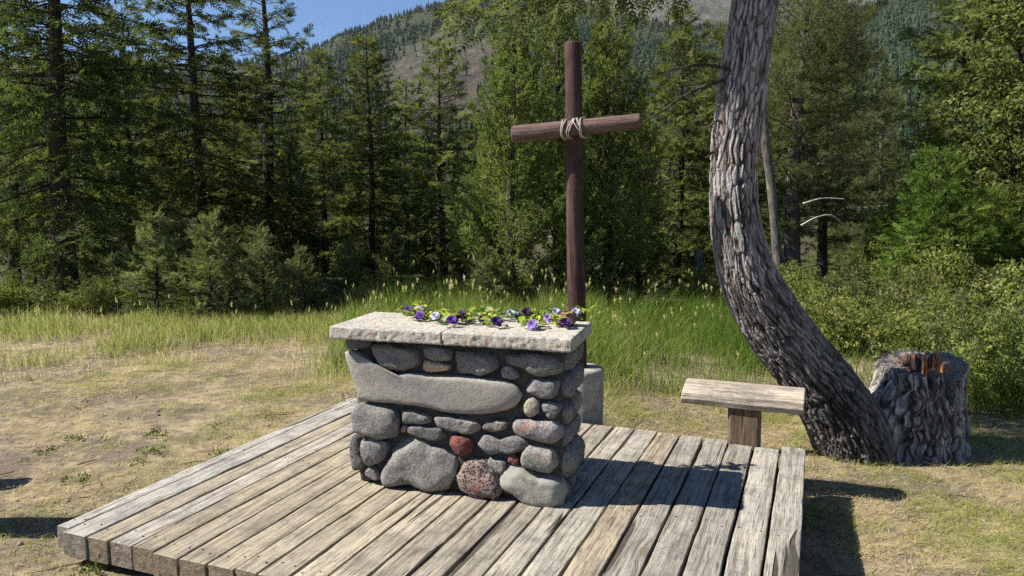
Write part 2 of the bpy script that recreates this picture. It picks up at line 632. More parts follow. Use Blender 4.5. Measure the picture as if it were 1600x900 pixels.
def plank_mesh(w, L, T, seed, nl=46):
    """profile in x,z; runs along y from 0 to L; top at z=0"""
    rg = np.random.default_rng(seed)
    b = 0.0035
    prof = np.array([(-w / 2, -T + b), (-w / 2, -T * 0.5), (-w / 2, -b * 1.6), (-w / 2 + b * 0.45, -b * 0.5), (-w / 2 + b * 1.5, -0.0005), (-w / 4, 0.0012), (0, 0.0), (w / 4, 0.001),
                     (w / 2 - b * 1.5, -0.0005), (w / 2 - b * 0.45, -b * 0.5), (w / 2, -b * 1.6), (w / 2, -T * 0.5), (w / 2, -T + b), (w / 2 - b, -T), (-w / 2 + b, -T)])
    m = len(prof)
    ys = np.concatenate([[0, 0.006], np.linspace(0.03, L - 0.03, nl), [L - 0.006, L]])
    V = np.zeros((len(ys), m, 3))
    for i, y in enumerate(ys):
        s = 1.0 if 0 < i < len(ys) - 1 else 0.985
        V[i, :, 0] = prof[:, 0] * s
        V[i, :, 1] = y
        V[i, :, 2] = prof[:, 1] * (1 if s == 1 else 0.96) - (0 if s == 1 else 0.002)
    Vf = V.reshape(-1, 3)
    off = seed * 3.7
    nx = fbm(np.stack([np.sign(Vf[:, 0]) * 5 + off, Vf[:, 1] * 4, Vf[:, 2] * 3], 1), 3, seed)
    edge = smooth(w * 0.33, w * 0.5, np.abs(Vf[:, 0]))
    Vf[:, 0] += edge * np.clip(nx, -0.9, 0.25) * 0.0036 * np.sign(Vf[:, 0]) - edge * 0.003 * np.sign(Vf[:, 0])
    Vf[:, 2] += 0.0014 * fbm(np.stack([Vf[:, 0] * 9 + off, Vf[:, 1] * 2.2, Vf[:, 2] * 2], 1), 3, seed + 4) - edge * smooth(0.1, 0.6, nx * -1) * 0.0015
    Vf[:, 0] += 0.0018 * np.sin(Vf[:, 1] * rg.uniform(0.8, 1.8) + rg.uniform(0, 6))
    F = [grid_faces(m, len(ys), True)]
    F.append(np.arange(m)[None, ::-1])
    F.append(np.arange(m)[None, :] + (len(ys) - 1) * m)
    F = [F[0][:, ::-1], F[1][:, ::-1], F[2][:, ::-1]]
    return mesh_np('plank', Vf, F, smooth_shade=False)


def nail_mesh():
    th = np.linspace(0, 2 * math.pi, 8, endpoint=False)
    V = [(0.0055 * math.cos(t), 0.0055 * math.sin(t), z) for z in (-0.01, 0.0012) for t in th] + [(0, 0, 0.0016)]
    F3 = np.array([(8 + j, 8 + (j + 1) % 8, 16) for j in range(8)])
    return mesh_np('nail', np.array(V), [grid_faces(8, 2, True), F3])


NAILM = nail_mesh()
NAILM.materials.append(NAIL)
rng = np.random.default_rng(4)
for i in range(len(QB) - 1):
    q0, q1 = QB[i], QB[i + 1]
    gap = 0.0045 + (0.0055 if i in (0, 11, 13, 14, 15, 18, 20, 21) else 0)
    w = q1 - q0 - gap
    p0 = 2.548 + rng.uniform(-0.012, 0.012) + (0.03 if i == 0 else 0)
    p1 = 5.222 + rng.uniform(-0.012, 0.012)
    if i in (20,):
        p1 = 5.135
    if i in (21,):
        p1 = 5.15
    t = i / 22.0
    warm = np.array([0.40, 0.345, 0.255])
    cool = np.array([0.37, 0.345, 0.295])
    c = warm * (1 - smooth(0.35, 0.8, t)) + cool * smooth(0.35, 0.8, t)
    if i in (0, 1):
        c = np.array([0.40, 0.38, 0.34])
    if i == 3:
        c = np.array([0.47, 0.43, 0.37])
    if i == 17:
        c = np.array([0.38, 0.325, 0.24])
    c = c * rng.uniform(0.82, 1.1) * 0.86
    pl = obj('plank', plank_mesh(w, p1 - p0, 0.122, 100 + i), WOOD, deck, ((q0 + q1) / 2, p0, rng.uniform(-0.004, 0.003)), rng.uniform(-0.0012, 0.0012), c)
    for yy in (0.10, p1 - p0 - 0.12, 1.25 + rng.uniform(-0.02, 0.02)):
        for xx in (-0.28, 0.25):
            nl_ = obj('nail', NAILM, None, pl, (xx * w + rng.uniform(-0.012, 0.012), yy + rng.uniform(-0.03, 0.03), 0.001))
# joists under the planks
for yy in (2.75, 3.9, 5.05):
    me = plank_mesh(3.3, 0.1, 0.08, 7, 3)
    obj('joist', me, WOOD, deck, (-1.75, yy, -0.126), 0, (0.25, 0.21, 0.16))

# ------------------------------------------------------------------ stone altar
ALT_TOP = 1.05
ALT_ROT = -A_DECK + R(5.4)
alt_o = pq(3.545, -2.497)
alt_o[2] = DECK
UA = np.array([math.cos(ALT_ROT), math.sin(ALT_ROT), 0])
WA = np.array([-math.sin(ALT_ROT), math.cos(ALT_ROT), 0])
altar = thing('stone_altar', 'field stone altar with a pale two piece slab top', 'altar', tuple(alt_o), ALT_ROT)


def to_altar(px, py, w):
    """pixel of the photograph -> (u, z) on the altar's plane at depth w"""
    r = ray(px, py)
    p0 = alt_o + WA * w
    P = CAM + r * ((WA @ (p0 - CAM)) / (WA @ r))
    d = P - alt_o
    return d @ UA, d[2]


def closed_curve(pts, n):
    pts = np.asarray(pts, float)
    m = len(pts)
    out = []
    for i in range(m):
        p0, p1, p2, p3 = pts[i - 1], pts[i], pts[(i + 1) % m], pts[(i + 2) % m]
        for t in np.linspace(0, 1, 8, endpoint=False):
            out.append(0.5 * ((2 * p1) + (-p0 + p2) * t + (2 * p0 - 5 * p1 + 4 * p2 - p3) * t * t + (-p0 + 3 * p1 - 3 * p2 + p3) * t ** 3))
    out = np.array(out)
    seg = np.linalg.norm(np.roll(out, -1, 0) - out, axis=1)
    s = np.concatenate([[0], np.cumsum(seg)])
    tt = np.linspace(0, s[-1], n, endpoint=False)
    ext = np.vstack([out, out[:1]])
    return np.stack([np.interp(tt, s, ext[:, k]) for k in (0, 1)], 1)


def stone_mesh(outline, bulge, back, seed, n=36, rough=0.06, flat=0.55):
    """outline (k,2) in a face's plane (a,b). Returns verts (a, b, d) with d>0 out of the face, faces; centre"""
    c = closed_curve(outline, n)
    ctr = c.mean(0)
    area = 0.5 * abs(np.sum(c[:, 0] * np.roll(c[:, 1], -1) - np.roll(c[:, 0], -1) * c[:, 1]))
    size = math.sqrt(area)
    K = 9
    rings = []
    for k in range(-5, K):
        ph = (k / K if k >= 0 else k / 6.0) * math.pi / 2
        s = math.cos(ph) ** (flat if k >= 0 else 0.45)
        d = (bulge if k >= 0 else back) * math.sin(ph)
        rings.append(np.column_stack([ctr + (c - ctr) * s, np.full(n, d)]))
    m = len(rings)
    V = np.concatenate(rings + [np.array([[ctr[0], ctr[1], bulge]])])
    rel = V - np.array([ctr[0], ctr[1], 0])
    nd = rel / np.maximum(np.linalg.norm(rel, axis=1, keepdims=True), 1e-6)
    nz = fbm(rel / size * 2.6 + seed * 7.1, 5, seed, 0.55)
    fac = np.abs(fbm(rel / size * 1.3 + seed * 3.3, 2, seed + 50))
    V = V + nd * (size * rough * (nz * 0.9 - fac * 0.8))[:, None]
    V = V - np.array([ctr[0], ctr[1], 0])
    rg = np.random.default_rng(seed * 13 + 1)
    for q in range(0 if rough < 0.04 else 11):
        nv_ = rg.normal(size=3)
        nv_[2] = abs(nv_[2]) * 0.9
        nv_ /= np.linalg.norm(nv_)
        d_ = V @ nv_
        lim = d_.max() * rg.uniform(0.8, 0.95)
        V = V - nv_ * (np.maximum(0, d_ - lim) * 0.85)[:, None]
    V = V * (np.array([1.055, 1.055, 1.0]) if rough > 0.04 else 1.0) + nd * (size * 0.012 * fbm(rel / size * 9 + seed, 3, seed + 7))[:, None]
    F = [grid_faces(n, m, True), np.array([((m - 1) * n + j, (m - 1) * n + (j + 1) % n, m * n) for j in range(n)])]
    return V, F, ctr, size


STONE = mat_stone('basalt_stone', 1.0)
STONE_SMOOTH = mat_stone('smooth_boulder', 0.5, soft=0.45)
STONE_LICHEN = mat_stone('basalt_with_lichen', 1.0, spots=(0.45, 0.14, 0.06))
VESIC = mat_stone('vesicular_lava', 1.0, vesic=0.9, spots=(0.4, 0.09, 0.04))
G1, G2, G3, GT = (0.135, 0.132, 0.126), (0.178, 0.172, 0.16), (0.225, 0.215, 0.192), (0.31, 0.27, 0.21)
FRONT = [  # outline in a 2.5x crop starting at pixel (500, 460); tone; material; label
    ([(108, 172), (150, 166), (200, 172), (205, 200), (150, 214), (112, 212)], G1, STONE, None, 0.5),
    ([(200, 215), (215, 197), (260, 193), (330, 197), (380, 210), (398, 240), (392, 275), (360, 290), (300, 293), (245, 290), (215, 265), (202, 240)], G2, STONE, None, 1),
    ([(400, 215), (415, 200), (460, 198), (500, 207), (512, 230), (505, 262), (460, 262), (410, 245)], G2, STONE, None, 1),
    ([(395, 268), (410, 258), (450, 265), (500, 275), (505, 290), (480, 303), (430, 300), (402, 285)], (0.42, 0.33, 0.23), STONE, 'thin layered tan stone', 1),
    ([(518, 232), (530, 220), (590, 222), (640, 230), (690, 245), (703, 265), (690, 300), (640, 312), (560, 308), (537, 290), (532, 255)], G2, STONE, None, 1),
    ([(724, 240), (740, 228), (800, 235), (850, 228), (910, 240), (945, 270), (935, 300), (890, 318), (840, 310), (790, 285), (735, 268)], G2, STONE, None, 1.2),
    ([(706, 305), (735, 275), (775, 300), (772, 325), (735, 332), (710, 322)], G3, STONE, None, 1),
    ([(100, 225), (120, 215), (150, 225), (180, 242), (215, 285), (260, 302), (300, 311), (340, 302), (400, 306), (480, 315), (560, 318), (640, 325), (740, 340), (790, 368),
      (797, 400), (780, 432), (730, 456), (660, 466), (560, 466), (450, 451), (330, 430), (220, 418), (160, 408), (140, 370), (125, 310), (105, 255)], (0.245, 0.23, 0.205), STONE_SMOOTH, 'long smooth grey boulder across the front', 0.55),
    ([(810, 350), (830, 330), (870, 328), (925, 340), (932, 370), (905, 405), (860, 405), (820, 385)], G2, STONE, None, 1.2),
    ([(868, 440), (880, 420), (905, 420), (942, 440), (925, 475), (895, 480), (875, 460)], G2, STONE, None, 1.2),
    ([(795, 425), (815, 407), (845, 408), (857, 430), (850, 465), (825, 480), (803, 460)], (0.27, 0.25, 0.2), STONE, None, 1),
    ([(120, 470), (150, 430), (200, 420), (270, 435), (305, 470), (313, 510), (300, 550), (240, 555), (160, 545), (122, 520)], G2, STONE_LICHEN, None, 1),
    ([(316, 465), (335, 453), (390, 460), (430, 480), (425, 500), (370, 505), (325, 500)], G2, STONE, None, 1),
    ([(340, 520), (380, 513), (450, 518), (495, 545), (490, 570), (440, 575), (380, 560), (350, 545)], G1, STONE, None, 1),
    ([(445, 490), (465, 475), (520, 475), (600, 490), (630, 510), (620, 540), (570, 545), (490, 525), (455, 512)], G3, STONE, None, 1),
    ([(637, 512), (660, 497), (720, 495), (735, 510), (715, 532), (660, 537), (640, 528)], (0.23, 0.2, 0.17), STONE, None, 1),
    ([(500, 565), (515, 548), (550, 552), (590, 565), (598, 595), (575, 630), (540, 630), (510, 600)], (0.16, 0.062, 0.052), STONE, 'small rust red stone', 1),
    ([(602, 560), (630, 545), (700, 555), (760, 550), (800, 570), (810, 600), (760, 620), (680, 622), (620, 605), (605, 580)], G2, STONE, None, 1),
    ([(748, 505), (765, 488), (830, 490), (900, 495), (937, 520), (930, 560), (890, 580), (830, 570), (770, 545)], (0.25, 0.225, 0.22), STONE_LICHEN, None, 1.2),
    ([(118, 560), (135, 535), (160, 560), (165, 620), (185, 660), (175, 690), (140, 690), (122, 640)], G1, STONE, None, 1),
    ([(163, 580), (175, 562), (230, 562), (270, 575), (270, 620), (220, 660), (195, 672), (170, 630)], G2, STONE, None, 1),
    ([(178, 685), (195, 668), (225, 680), (242, 710), (225, 730), (190, 715)], G2, STONE, None, 1),
    ([(280, 600), (300, 580), (340, 550), (400, 570), (480, 600), (530, 630), (545, 680), (520, 740), (480, 775), (420, 770), (340, 742), (270, 745), (245, 725), (250, 670), (280, 630)], G3, STONE, None, 0.7),
    ([(545, 720), (560, 660), (590, 638), (630, 640), (680, 670), (715, 720), (720, 770), (690, 790), (620, 785), (570, 770), (545, 745)], (0.23, 0.17, 0.15), VESIC, 'dark reddish lava stone full of holes', 0.9),
    ([(657, 645), (690, 640), (725, 650), (722, 690), (700, 705), (670, 680)], G2, STONE, None, 1),
    ([(735, 630), (760, 625), (782, 640), (770, 665), (740, 655)], (0.17, 0.07, 0.06), STONE, None, 1),
    ([(780, 640), (815, 592), (870, 590), (925, 610), (932, 660), (900, 695), (850, 690), (790, 665)], G3, STONE_LICHEN, None, 1.2),
    ([(712, 735), (740, 660), (790, 675), (840, 695), (900, 710), (945, 735), (957, 780), (930, 815), (870, 832), (810, 825), (770, 790), (750, 770)], (0.265, 0.255, 0.215), STONE_SMOOTH, None, 0.9),
    ([(318, 520), (330, 508), (341, 515), (338, 535), (322, 538)], (0.3, 0.22, 0.18), STONE, None, 1),
]
W_FACE = 0.085
us = []
for k, (ol, tone, mt, lab, bf) in enumerate(FRONT):
    pts = np.array([to_altar(500 + x / 2.5, 460 + y / 2.5, W_FACE) for x, y in ol])
    us.append(pts)
    mn = min(np.ptp(pts[:, 0]), np.ptp(pts[:, 1]))
    V, F, ctr, size = stone_mesh(pts, np.clip(0.31 * mn * bf, 0.02, 0.04 if k == 7 else 0.065), 0.11, 10 + k, n=56 if k == 7 else 36, rough=0.03 if k == 7 else 0.085, flat=0.22 if k == 7 else 0.36)
    V3 = np.stack([V[:, 0], -V[:, 2], V[:, 1]], 1)
    s = obj('stone', mesh_np('stone', V3, F, smooth_shade=True), mt, altar, (ctr[0], W_FACE, ctr[1]), 0, tone)
    if lab:
        s['label'] = lab
allp = np.concatenate(us)
U0, U1 = allp[:, 0].min() + 0.02, allp[:, 0].max() - 0.012
BASE_H = ALT_TOP - DECK - 0.072
DEPTH = 0.50
# the other three faces: rows of field stones
rng = np.random.default_rng(77)


def pack_face(length, seed):
    """irregular rows of stone outlines over length x BASE_H"""
    rg = np.random.default_rng(seed)
    z, out = 0.0, []
    while z < BASE_H - 0.05:
        h = min(rg.uniform(0.10, 0.2), BASE_H - z)
        if BASE_H - z - h < 0.07:
            h = BASE_H - z
        x = 0.0
        while x < length - 0.03:
            w = min(h * rg.uniform(0.95, 2.1), length - x)
            if length - x - w < 0.08:
                w = length - x
            cx, cz = x + w / 2, z + h / 2
            th = np.linspace(0, 2 * math.pi, 11, endpoint=False) + rg.uniform(0, 0.4)
            e = rg.uniform(0.6, 0.8)
            rr_ = rg.uniform(0.9, 1.04, 11)
            ox = np.sign(np.cos(th)) * np.abs(np.cos(th)) ** e * w * 0.475 * rr_
            oz = np.sign(np.sin(th)) * np.abs(np.sin(th)) ** e * h * 0.46 * rr_
            tl = rg.uniform(-0.12, 0.12)
            out.append(np.stack([cx + ox * math.cos(tl) - oz * math.sin(tl), cz + oz * math.cos(tl) + ox * math.sin(tl)], 1))
            x += w
        z += h
    return out


tones = [G1, G2, G3, (0.19, 0.17, 0.16), (0.24, 0.22, 0.18)]
for face, length in (('right', DEPTH - 0.10), ('left', DEPTH - 0.12), ('back', U1 - U0)):
    for j, ol in enumerate(pack_face(length, {'right': 3, 'left': 8, 'back': 5}[face])):
        mn = min(np.ptp(ol[:, 0]), np.ptp(ol[:, 1]))
        V, F, ctr, size = stone_mesh(ol, np.clip(0.4 * mn, 0.03, 0.07), 0.1, 200 + j + len(face) * 31, n=28)
        tone = tones[int(rng.integers(0, 5))]
        if face == 'right':
            V3 = np.stack([V[:, 2], V[:, 0], V[:, 1]], 1)
            loc = (U1 - 0.015, 0.12 + ctr[0], ctr[1])
        elif face == 'left':
            V3 = np.stack([-V[:, 2], -V[:, 0], V[:, 1]], 1)
            loc = (U0 + 0.05, 0.13 + length - ctr[0], ctr[1])
        else:
            V3 = np.stack([-V[:, 0], V[:, 2], V[:, 1]], 1)
            loc = (U1 - ctr[0], DEPTH, ctr[1])
        obj('stone', mesh_np('stone', V3, F, smooth_shade=True), STONE, altar, loc, 0, tone)


def rough_box(sx, sy, sz, step, amp, seed, round_=0.01, freq=18, top_amp=None):
    """box with corner at the origin, its faces broken by noise, welded edges"""
    nx, ny, nz = max(2, int(sx / step)), max(2, int(sy / step)), max(2, int(sz / step))
    idx = {}
    V, F = [], []

    def vid(i, j, k):
        if (i, j, k) not in idx:
            idx[(i, j, k)] = len(V)
            V.append((i / nx, j / ny, k / nz))
        return idx[(i, j, k)]

    for i in range(nx):
        for j in range(ny):
            F.append((vid(i, j, 0), vid(i, j + 1, 0), vid(i + 1, j + 1, 0), vid(i + 1, j, 0)))
            F.append((vid(i, j, nz), vid(i + 1, j, nz), vid(i + 1, j + 1, nz), vid(i, j + 1, nz)))
    for i in range(nx):
        for k in range(nz):
            F.append((vid(i, 0, k), vid(i + 1, 0, k), vid(i + 1, 0, k + 1), vid(i, 0, k + 1)))
            F.append((vid(i, ny, k), vid(i, ny, k + 1), vid(i + 1, ny, k + 1), vid(i + 1, ny, k)))
    for j in range(ny):
        for k in range(nz):
            F.append((vid(0, j, k), vid(0, j, k + 1), vid(0, j + 1, k + 1), vid(0, j + 1, k)))
            F.append((vid(nx, j, k), vid(nx, j + 1, k), vid(nx, j + 1, k + 1), vid(nx, j, k + 1)))
    V = np.array(V) * np.array([sx, sy, sz])
    S = np.array([sx, sy, sz])
    inner = np.clip(V, round_, S - round_)
    d = V - inner
    ln = np.linalg.norm(d, axis=1, keepdims=True)
    V = inner + np.where(ln > 0, d / np.maximum(ln, 1e-9) * round_, 0)
    nrm = np.where(ln > 0, d / np.maximum(ln, 1e-9), 0)
    nz_ = fbm(V * freq + seed * 3.1, 4, seed)
    am = np.full(len(V), amp)
    if top_amp is not None:
        am = np.where(np.abs(nrm[:, 2]) > 0.9, top_amp, amp)
    V = V + nrm * (am * nz_)[:, None]
    return mesh_np('slab', V, np.array(F), smooth_shade=True)


def m_slab():
    k = NT('pale_sandstone')
    co = k.coord('Object')
    n1 = k.noise(co, 8.0, 6.0, 0.65)
    n2 = k.noise(co, 110.0, 5.0, 0.75)
    n3 = k.noise(co, 28.0, 5.0, 0.7)
    col = k.ramp(n3, [(0.3, (0.25, 0.21, 0.165)), (0.46, (0.45, 0.41, 0.34)), (0.68, (0.6, 0.56, 0.48))])
    col = k.mix(1.0, col, k.ramp(n2, [(0.28, (0.5, 0.48, 0.46)), (0.48, (1, 1, 1))]), 'MULTIPLY')
    grey = k.ramp(n1, [(0.47, 0.0), (0.6, 0.8)])
    col = k.mix(k.math('MULTIPLY', grey, k.ramp(n2, [(0.4, 0.2), (0.55, 1.0)])), col, (0.3, 0.29, 0.27))
    x = k.node('ShaderNodeSeparateXYZ', {0: co}, out=0)
    lich = k.math('MULTIPLY', k.ramp(k.noise(co, 13.0, 2.0), [(0.67, 0.0), (0.71, 1.0)]), k.ramp(n2, [(0.42, 0.0), (0.5, 1.0)]))
    col = k.mix(k.math('MULTIPLY', lich, 0.8), col, (0.5, 0.17, 0.05))
    h = k.math('ADD', k.math('MULTIPLY', n3, 1.0), k.math('MULTIPLY', n2, 0.5))
    return k.done(col, 0.9, k.bump(h, 1.0, 0.014), 0.2)


SLAB = m_slab()
SW, SD, ST = 1.372, 0.56, 0.07
ujoint = to_altar(690, 520, 0.0)[0]
obj('slab', rough_box(ujoint - 0.003, SD, ST, 0.0095, 0.0042, 3, 0.004, 60, 0.0008), SLAB, altar, (0, 0, ALT_TOP - DECK - ST))
obj('slab', rough_box(SW - ujoint - 0.003, SD - 0.004, ST, 0.0095, 0.0042, 8, 0.004, 60, 0.0008), SLAB, altar, (ujoint + 0.003, 0.002, ALT_TOP - DECK - ST))
mk = NT('grey_mortar')
mc = mk.coord('Object')
mortar = mk.done(mk.ramp(mk.noise(mc, 60.0, 5.0, 0.7), [(0.3, (0.035, 0.033, 0.03)), (0.7, (0.11, 0.104, 0.095))]), 0.95, mk.bump(mk.noise(mc, 40.0, 5.0, 0.7), 0.8, 0.02), 0.1)
core = rough_box(U1 - U0 - 0.05, DEPTH - 0.10, BASE_H + 0.004, 0.04, 0.012, 21, 0.01, 14)
core.name = 'mortar_core'
obj('mortar', core, mortar, altar, (U0 + 0.035, 0.105, -0.004))

# ------------------------------------------------------------------ loose stones and flowers on the slab
top_z = ALT_TOP + 0.001


def blob_mesh(name, sx, sy, sz, seed, rough=0.12):
    nu, nv = 26, 16
    th = np.linspace(0, 2 * math.pi, nu, endpoint=False)
    ph = np.linspace(-math.pi / 2 + 0.06, math.pi / 2 - 0.06, nv)
    TH, PH = np.meshgrid(th, ph)
    d = np.stack([np.cos(PH) * np.cos(TH), np.cos(PH) * np.sin(TH), np.sin(PH)], -1).reshape(-1, 3)
    rr_ = 1 + rough * fbm(d * 1.6 + seed, 4, seed)
    V = d * rr_[:, None] * np.array([sx, sy, sz])
    V[:, 2] = np.maximum(V[:, 2], -sz * 0.8)
    V[:, 2] -= V[:, 2].min()
    F = [grid_faces(nu, nv, True), np.arange(nu)[None, ::-1], np.arange(nu)[None, :] + (nv - 1) * nu]
    return mesh_np(name, V, F, smooth_shade=True)


def slab_xy(px, py):
    p = on_z(px, py, ALT_TOP)
    return p


p = on_z(657, 498, ALT_TOP) + np.array([0.0, 0.02, 0])
tag(obj('loose_stone', blob_mesh('loose_stone', 0.047, 0.04, 0.042, 5), STONE, None, (p[0], p[1], top_z), 0.4, (0.33, 0.265, 0.21)),
    'round tan stone lying on the slab next to two purple flowers', 'stone')
p = on_z(887, 510, ALT_TOP) + np.array([0, 0.02, 0])
tag(obj('loose_stone', blob_mesh('loose_stone', 0.062, 0.05, 0.045, 9, 0.2), VESIC, None, (p[0], p[1], top_z), 0.9, (0.26, 0.15, 0.12)),
    'lumpy reddish brown stone lying at the slab end nearest the cross', 'stone')


def bloom_mesh(seed):
    rg = np.random.default_rng(seed)
    g = Gather()
    for ring, (cnt, rad_, tilt, size) in enumerate([(3, 0.005, 80, 0.016), (4, 0.010, 66, 0.02), (5, 0.015, 48, 0.023), (6, 0.019, 25, 0.025)]):
        for j in range(cnt):
            az = 2 * math.pi * (j + 0.5 * ring) / cnt + rg.uniform(-0.2, 0.2)
            nu, nv = 5, 5
            U, W = np.meshgrid(np.linspace(-1, 1, nu), np.linspace(0, 1, nv))
            wd = size * 0.72 * np.sin(np.clip(W, 0.12, 1) * 2.2 + 0.35) ** 0.8
            x = W * size * 1.25
            y = U * wd
            zc = -0.35 * (U ** 2) * wd + size * 0.35 * np.sin(W * math.pi) * -1 + size * 0.3 * np.clip(W - 0.7, 0, 1) * rg.uniform(-1.5, 0.5)
            el = R(tilt + rg.uniform(-8, 8))
            X = rad_ * 0.5 + x * math.cos(el) - (-zc) * math.sin(el)
            Z = x * math.sin(el) + (-zc) * math.cos(el) * 0.6 + 0.006
            ca, sa = math.cos(az), math.sin(az)
            g.add(np.stack([X * ca - y * sa, X * sa + y * ca, Z], -1).reshape(-1, 3), grid_faces(nu, nv))
    return g.mesh('bloom', smooth_shade=True)


def leaf_mesh():
    nu, nv = 3, 6
    U, W = np.meshgrid(np.linspace(-1, 1, nu), np.linspace(0, 1, nv))
    wd = 0.3 * np.sin(np.clip(W, 0.02, 0.985) * math.pi) ** 0.8
    V = np.stack([W, U * wd, 0.12 * np.abs(U) * wd * 3 - 0.35 * W ** 2 + 0.22 * W], -1).reshape(-1, 3)
    return mesh_np('leaf', V, grid_faces(nu, nv), smooth_shade=True)


def m_petal():
    k = NT('cloth_petal')
    c = k.ocolor()
    col = k.mix(1.0, c, k.ramp(k.noise(k.coord('Object'), 90.0, 3.0), [(0.3, (0.7, 0.7, 0.72)), (0.7, (1.25, 1.25, 1.25))]), 'MULTIPLY')
    return k.done(col, 0.7, None, 0.2)


def m_leaf():
    k = NT('cloth_leaf')
    c = k.ocolor()
    d = k.node('ShaderNodeBsdfDiffuse', {'Color': c})
    t = k.node('ShaderNodeBsdfTranslucent', {'Color': c})
    k.L(k.node('ShaderNodeMixShader', {0: 0.35, 1: d, 2: t}), k.out.inputs[0])
    k.n.remove(k.b)
    return k.m


PETAL, LEAFM = m_petal(), m_leaf()
BLOOMS = [bloom_mesh(s) for s in (1, 2, 3)]
for b in BLOOMS:
    b.materials.append(PETAL)
LEAF = leaf_mesh()
LEAF.materials.append(LEAFM)
PUR, DPU, LIL, PAL, MAR = (0.13, 0.05, 0.29), (0.065, 0.02, 0.12), (0.33, 0.22, 0.5), (0.5, 0.47, 0.62), (0.055, 0.018, 0.05)
FL = [(639, 493, PUR, 1.0, 'purple rose on the far side of the round tan stone'),
      (658, 502, PUR, 1.05, 'purple rose in front of the round tan stone'),
      (681, 507, PAL, 0.85, 'small pale lilac bloom between two purple roses above the slab joint'),
      (706, 511, PUR, 1.15, 'large purple rose right above the slab joint'),
      (723, 506, MAR, 1.1, 'near black purple rose just past the slab joint'),
      (755, 506, LIL, 1.0, 'lilac rose in the middle of the leaves, beside a paler bloom'),
      (764, 498, PAL, 0.85, 'pale lilac bloom behind the lilac rose'),
      (775, 513, DPU, 1.2, 'big deep purple rose at the slab front edge in mid garland'),
      (798, 503, PAL, 0.95, 'bluish white bloom among grey green leaves'),
      (823, 502, MAR, 1.15, 'dark maroon rose raised among bright green leaves'),
      (833, 516, LIL, 1.1, 'bright lilac rose lying alone near the slab front edge'),
      (857, 505, LIL, 0.95, 'lilac rose beside the reddish brown stone'),
      (868, 500, PAL, 0.9, 'pale lilac bloom touching the reddish brown stone'),
      (884, 514, DPU, 1.15, 'dark purple rose in front of the reddish brown stone'),
      (900, 500, PAL, 0.9, 'pale bloom between the reddish brown stone and the slab end')]
LEAFC = [(0.22, 0.29, 0.035), (0.33, 0.38, 0.055), (0.1, 0.18, 0.035), (0.42, 0.44, 0.09), (0.15, 0.22, 0.08)]
STEMM = NT('green_stem').done((0.1, 0.15, 0.04), 0.6)
rng = np.random.default_rng(23)
for k, (fx, fy, c, s, lab) in enumerate(FL):
    P0 = on_z(fx, fy, ALT_TOP)
    t = thing('artificial_flower', lab, 'flower', (P0[0], P0[1], top_z), rng.uniform(-0.6, 0.6), 'cloth flowers strewn on the slab')
    lift = {MAR: 0.02, PAL: 0.02}.get(c, 0.004)
    b = obj('bloom', BLOOMS[k % 3], None, t, (0, 0, lift), rng.uniform(0, 6), c)
    b.scale = (s * 0.78,) * 3
    b.rotation_euler = (rng.uniform(0.5, 1.15), rng.uniform(-0.4, 0.4), rng.uniform(-0.6, 0.6))
    b.location.z += 0.022
    # stem trails away over the slab
    dx = rng.uniform(-0.08, 0.08)
    dy = rng.uniform(0.10, 0.16) if fy > 503 else rng.uniform(0.03, 0.07)
    path = np.array([(0, 0.005, 0.02 + lift), (dx * 0.4, dy * 0.4, 0.03 + lift), (dx * 0.8, dy * 0.8, 0.016), (dx * 1.1, dy, 0.004)])
    V, F = tube_np(path, [0.0022] * 4, 5)
    obj('stem', mesh_np('stem', V, F, smooth_shade=True), STEMM, t)
    for j in range(26):
        f = rng.uniform(0.0, 1.05)
        lx, ly = dx * f + rng.normal(0, 0.034), 0.012 + dy * f + rng.normal(0, 0.02)
        lc = np.array(LEAFC[int(rng.integers(0, 5))]) * rng.uniform(0.8, 1.2)
        if k == 8:
            lc = np.array((0.2, 0.27, 0.22))
        lf = obj('leaf', LEAF, None, t, (lx, max(ly, 0.004), rng.uniform(0.006, 0.05)), 0, tuple(lc))
        lf.rotation_euler = (rng.uniform(-0.6, 0.6), rng.uniform(-0.85, 0.15), rng.uniform(0, 6.28))
        lf.scale = (rng.uniform(0.036, 0.064),) * 3

# ------------------------------------------------------------------ timber cross
STAIN = mat_wood('brown_stained_pole', rings=True, dark=(0.022, 0.012, 0.01), axis='Z', contrast=1.0)
STAINX = mat_wood('brown_stained_bar', rings=True, dark=(0.03, 0.018, 0.015), axis='X', contrast=1.0)
cx_, cy_ = 0.515, 5.66
cross = thing('timber_cross', 'tall brown log cross with its bar lashed by white cord', 'cross', (cx_, cy_, gz(cx_, cy_)), -A_DECK + R(4))
z0c = gz(cx_, cy_)


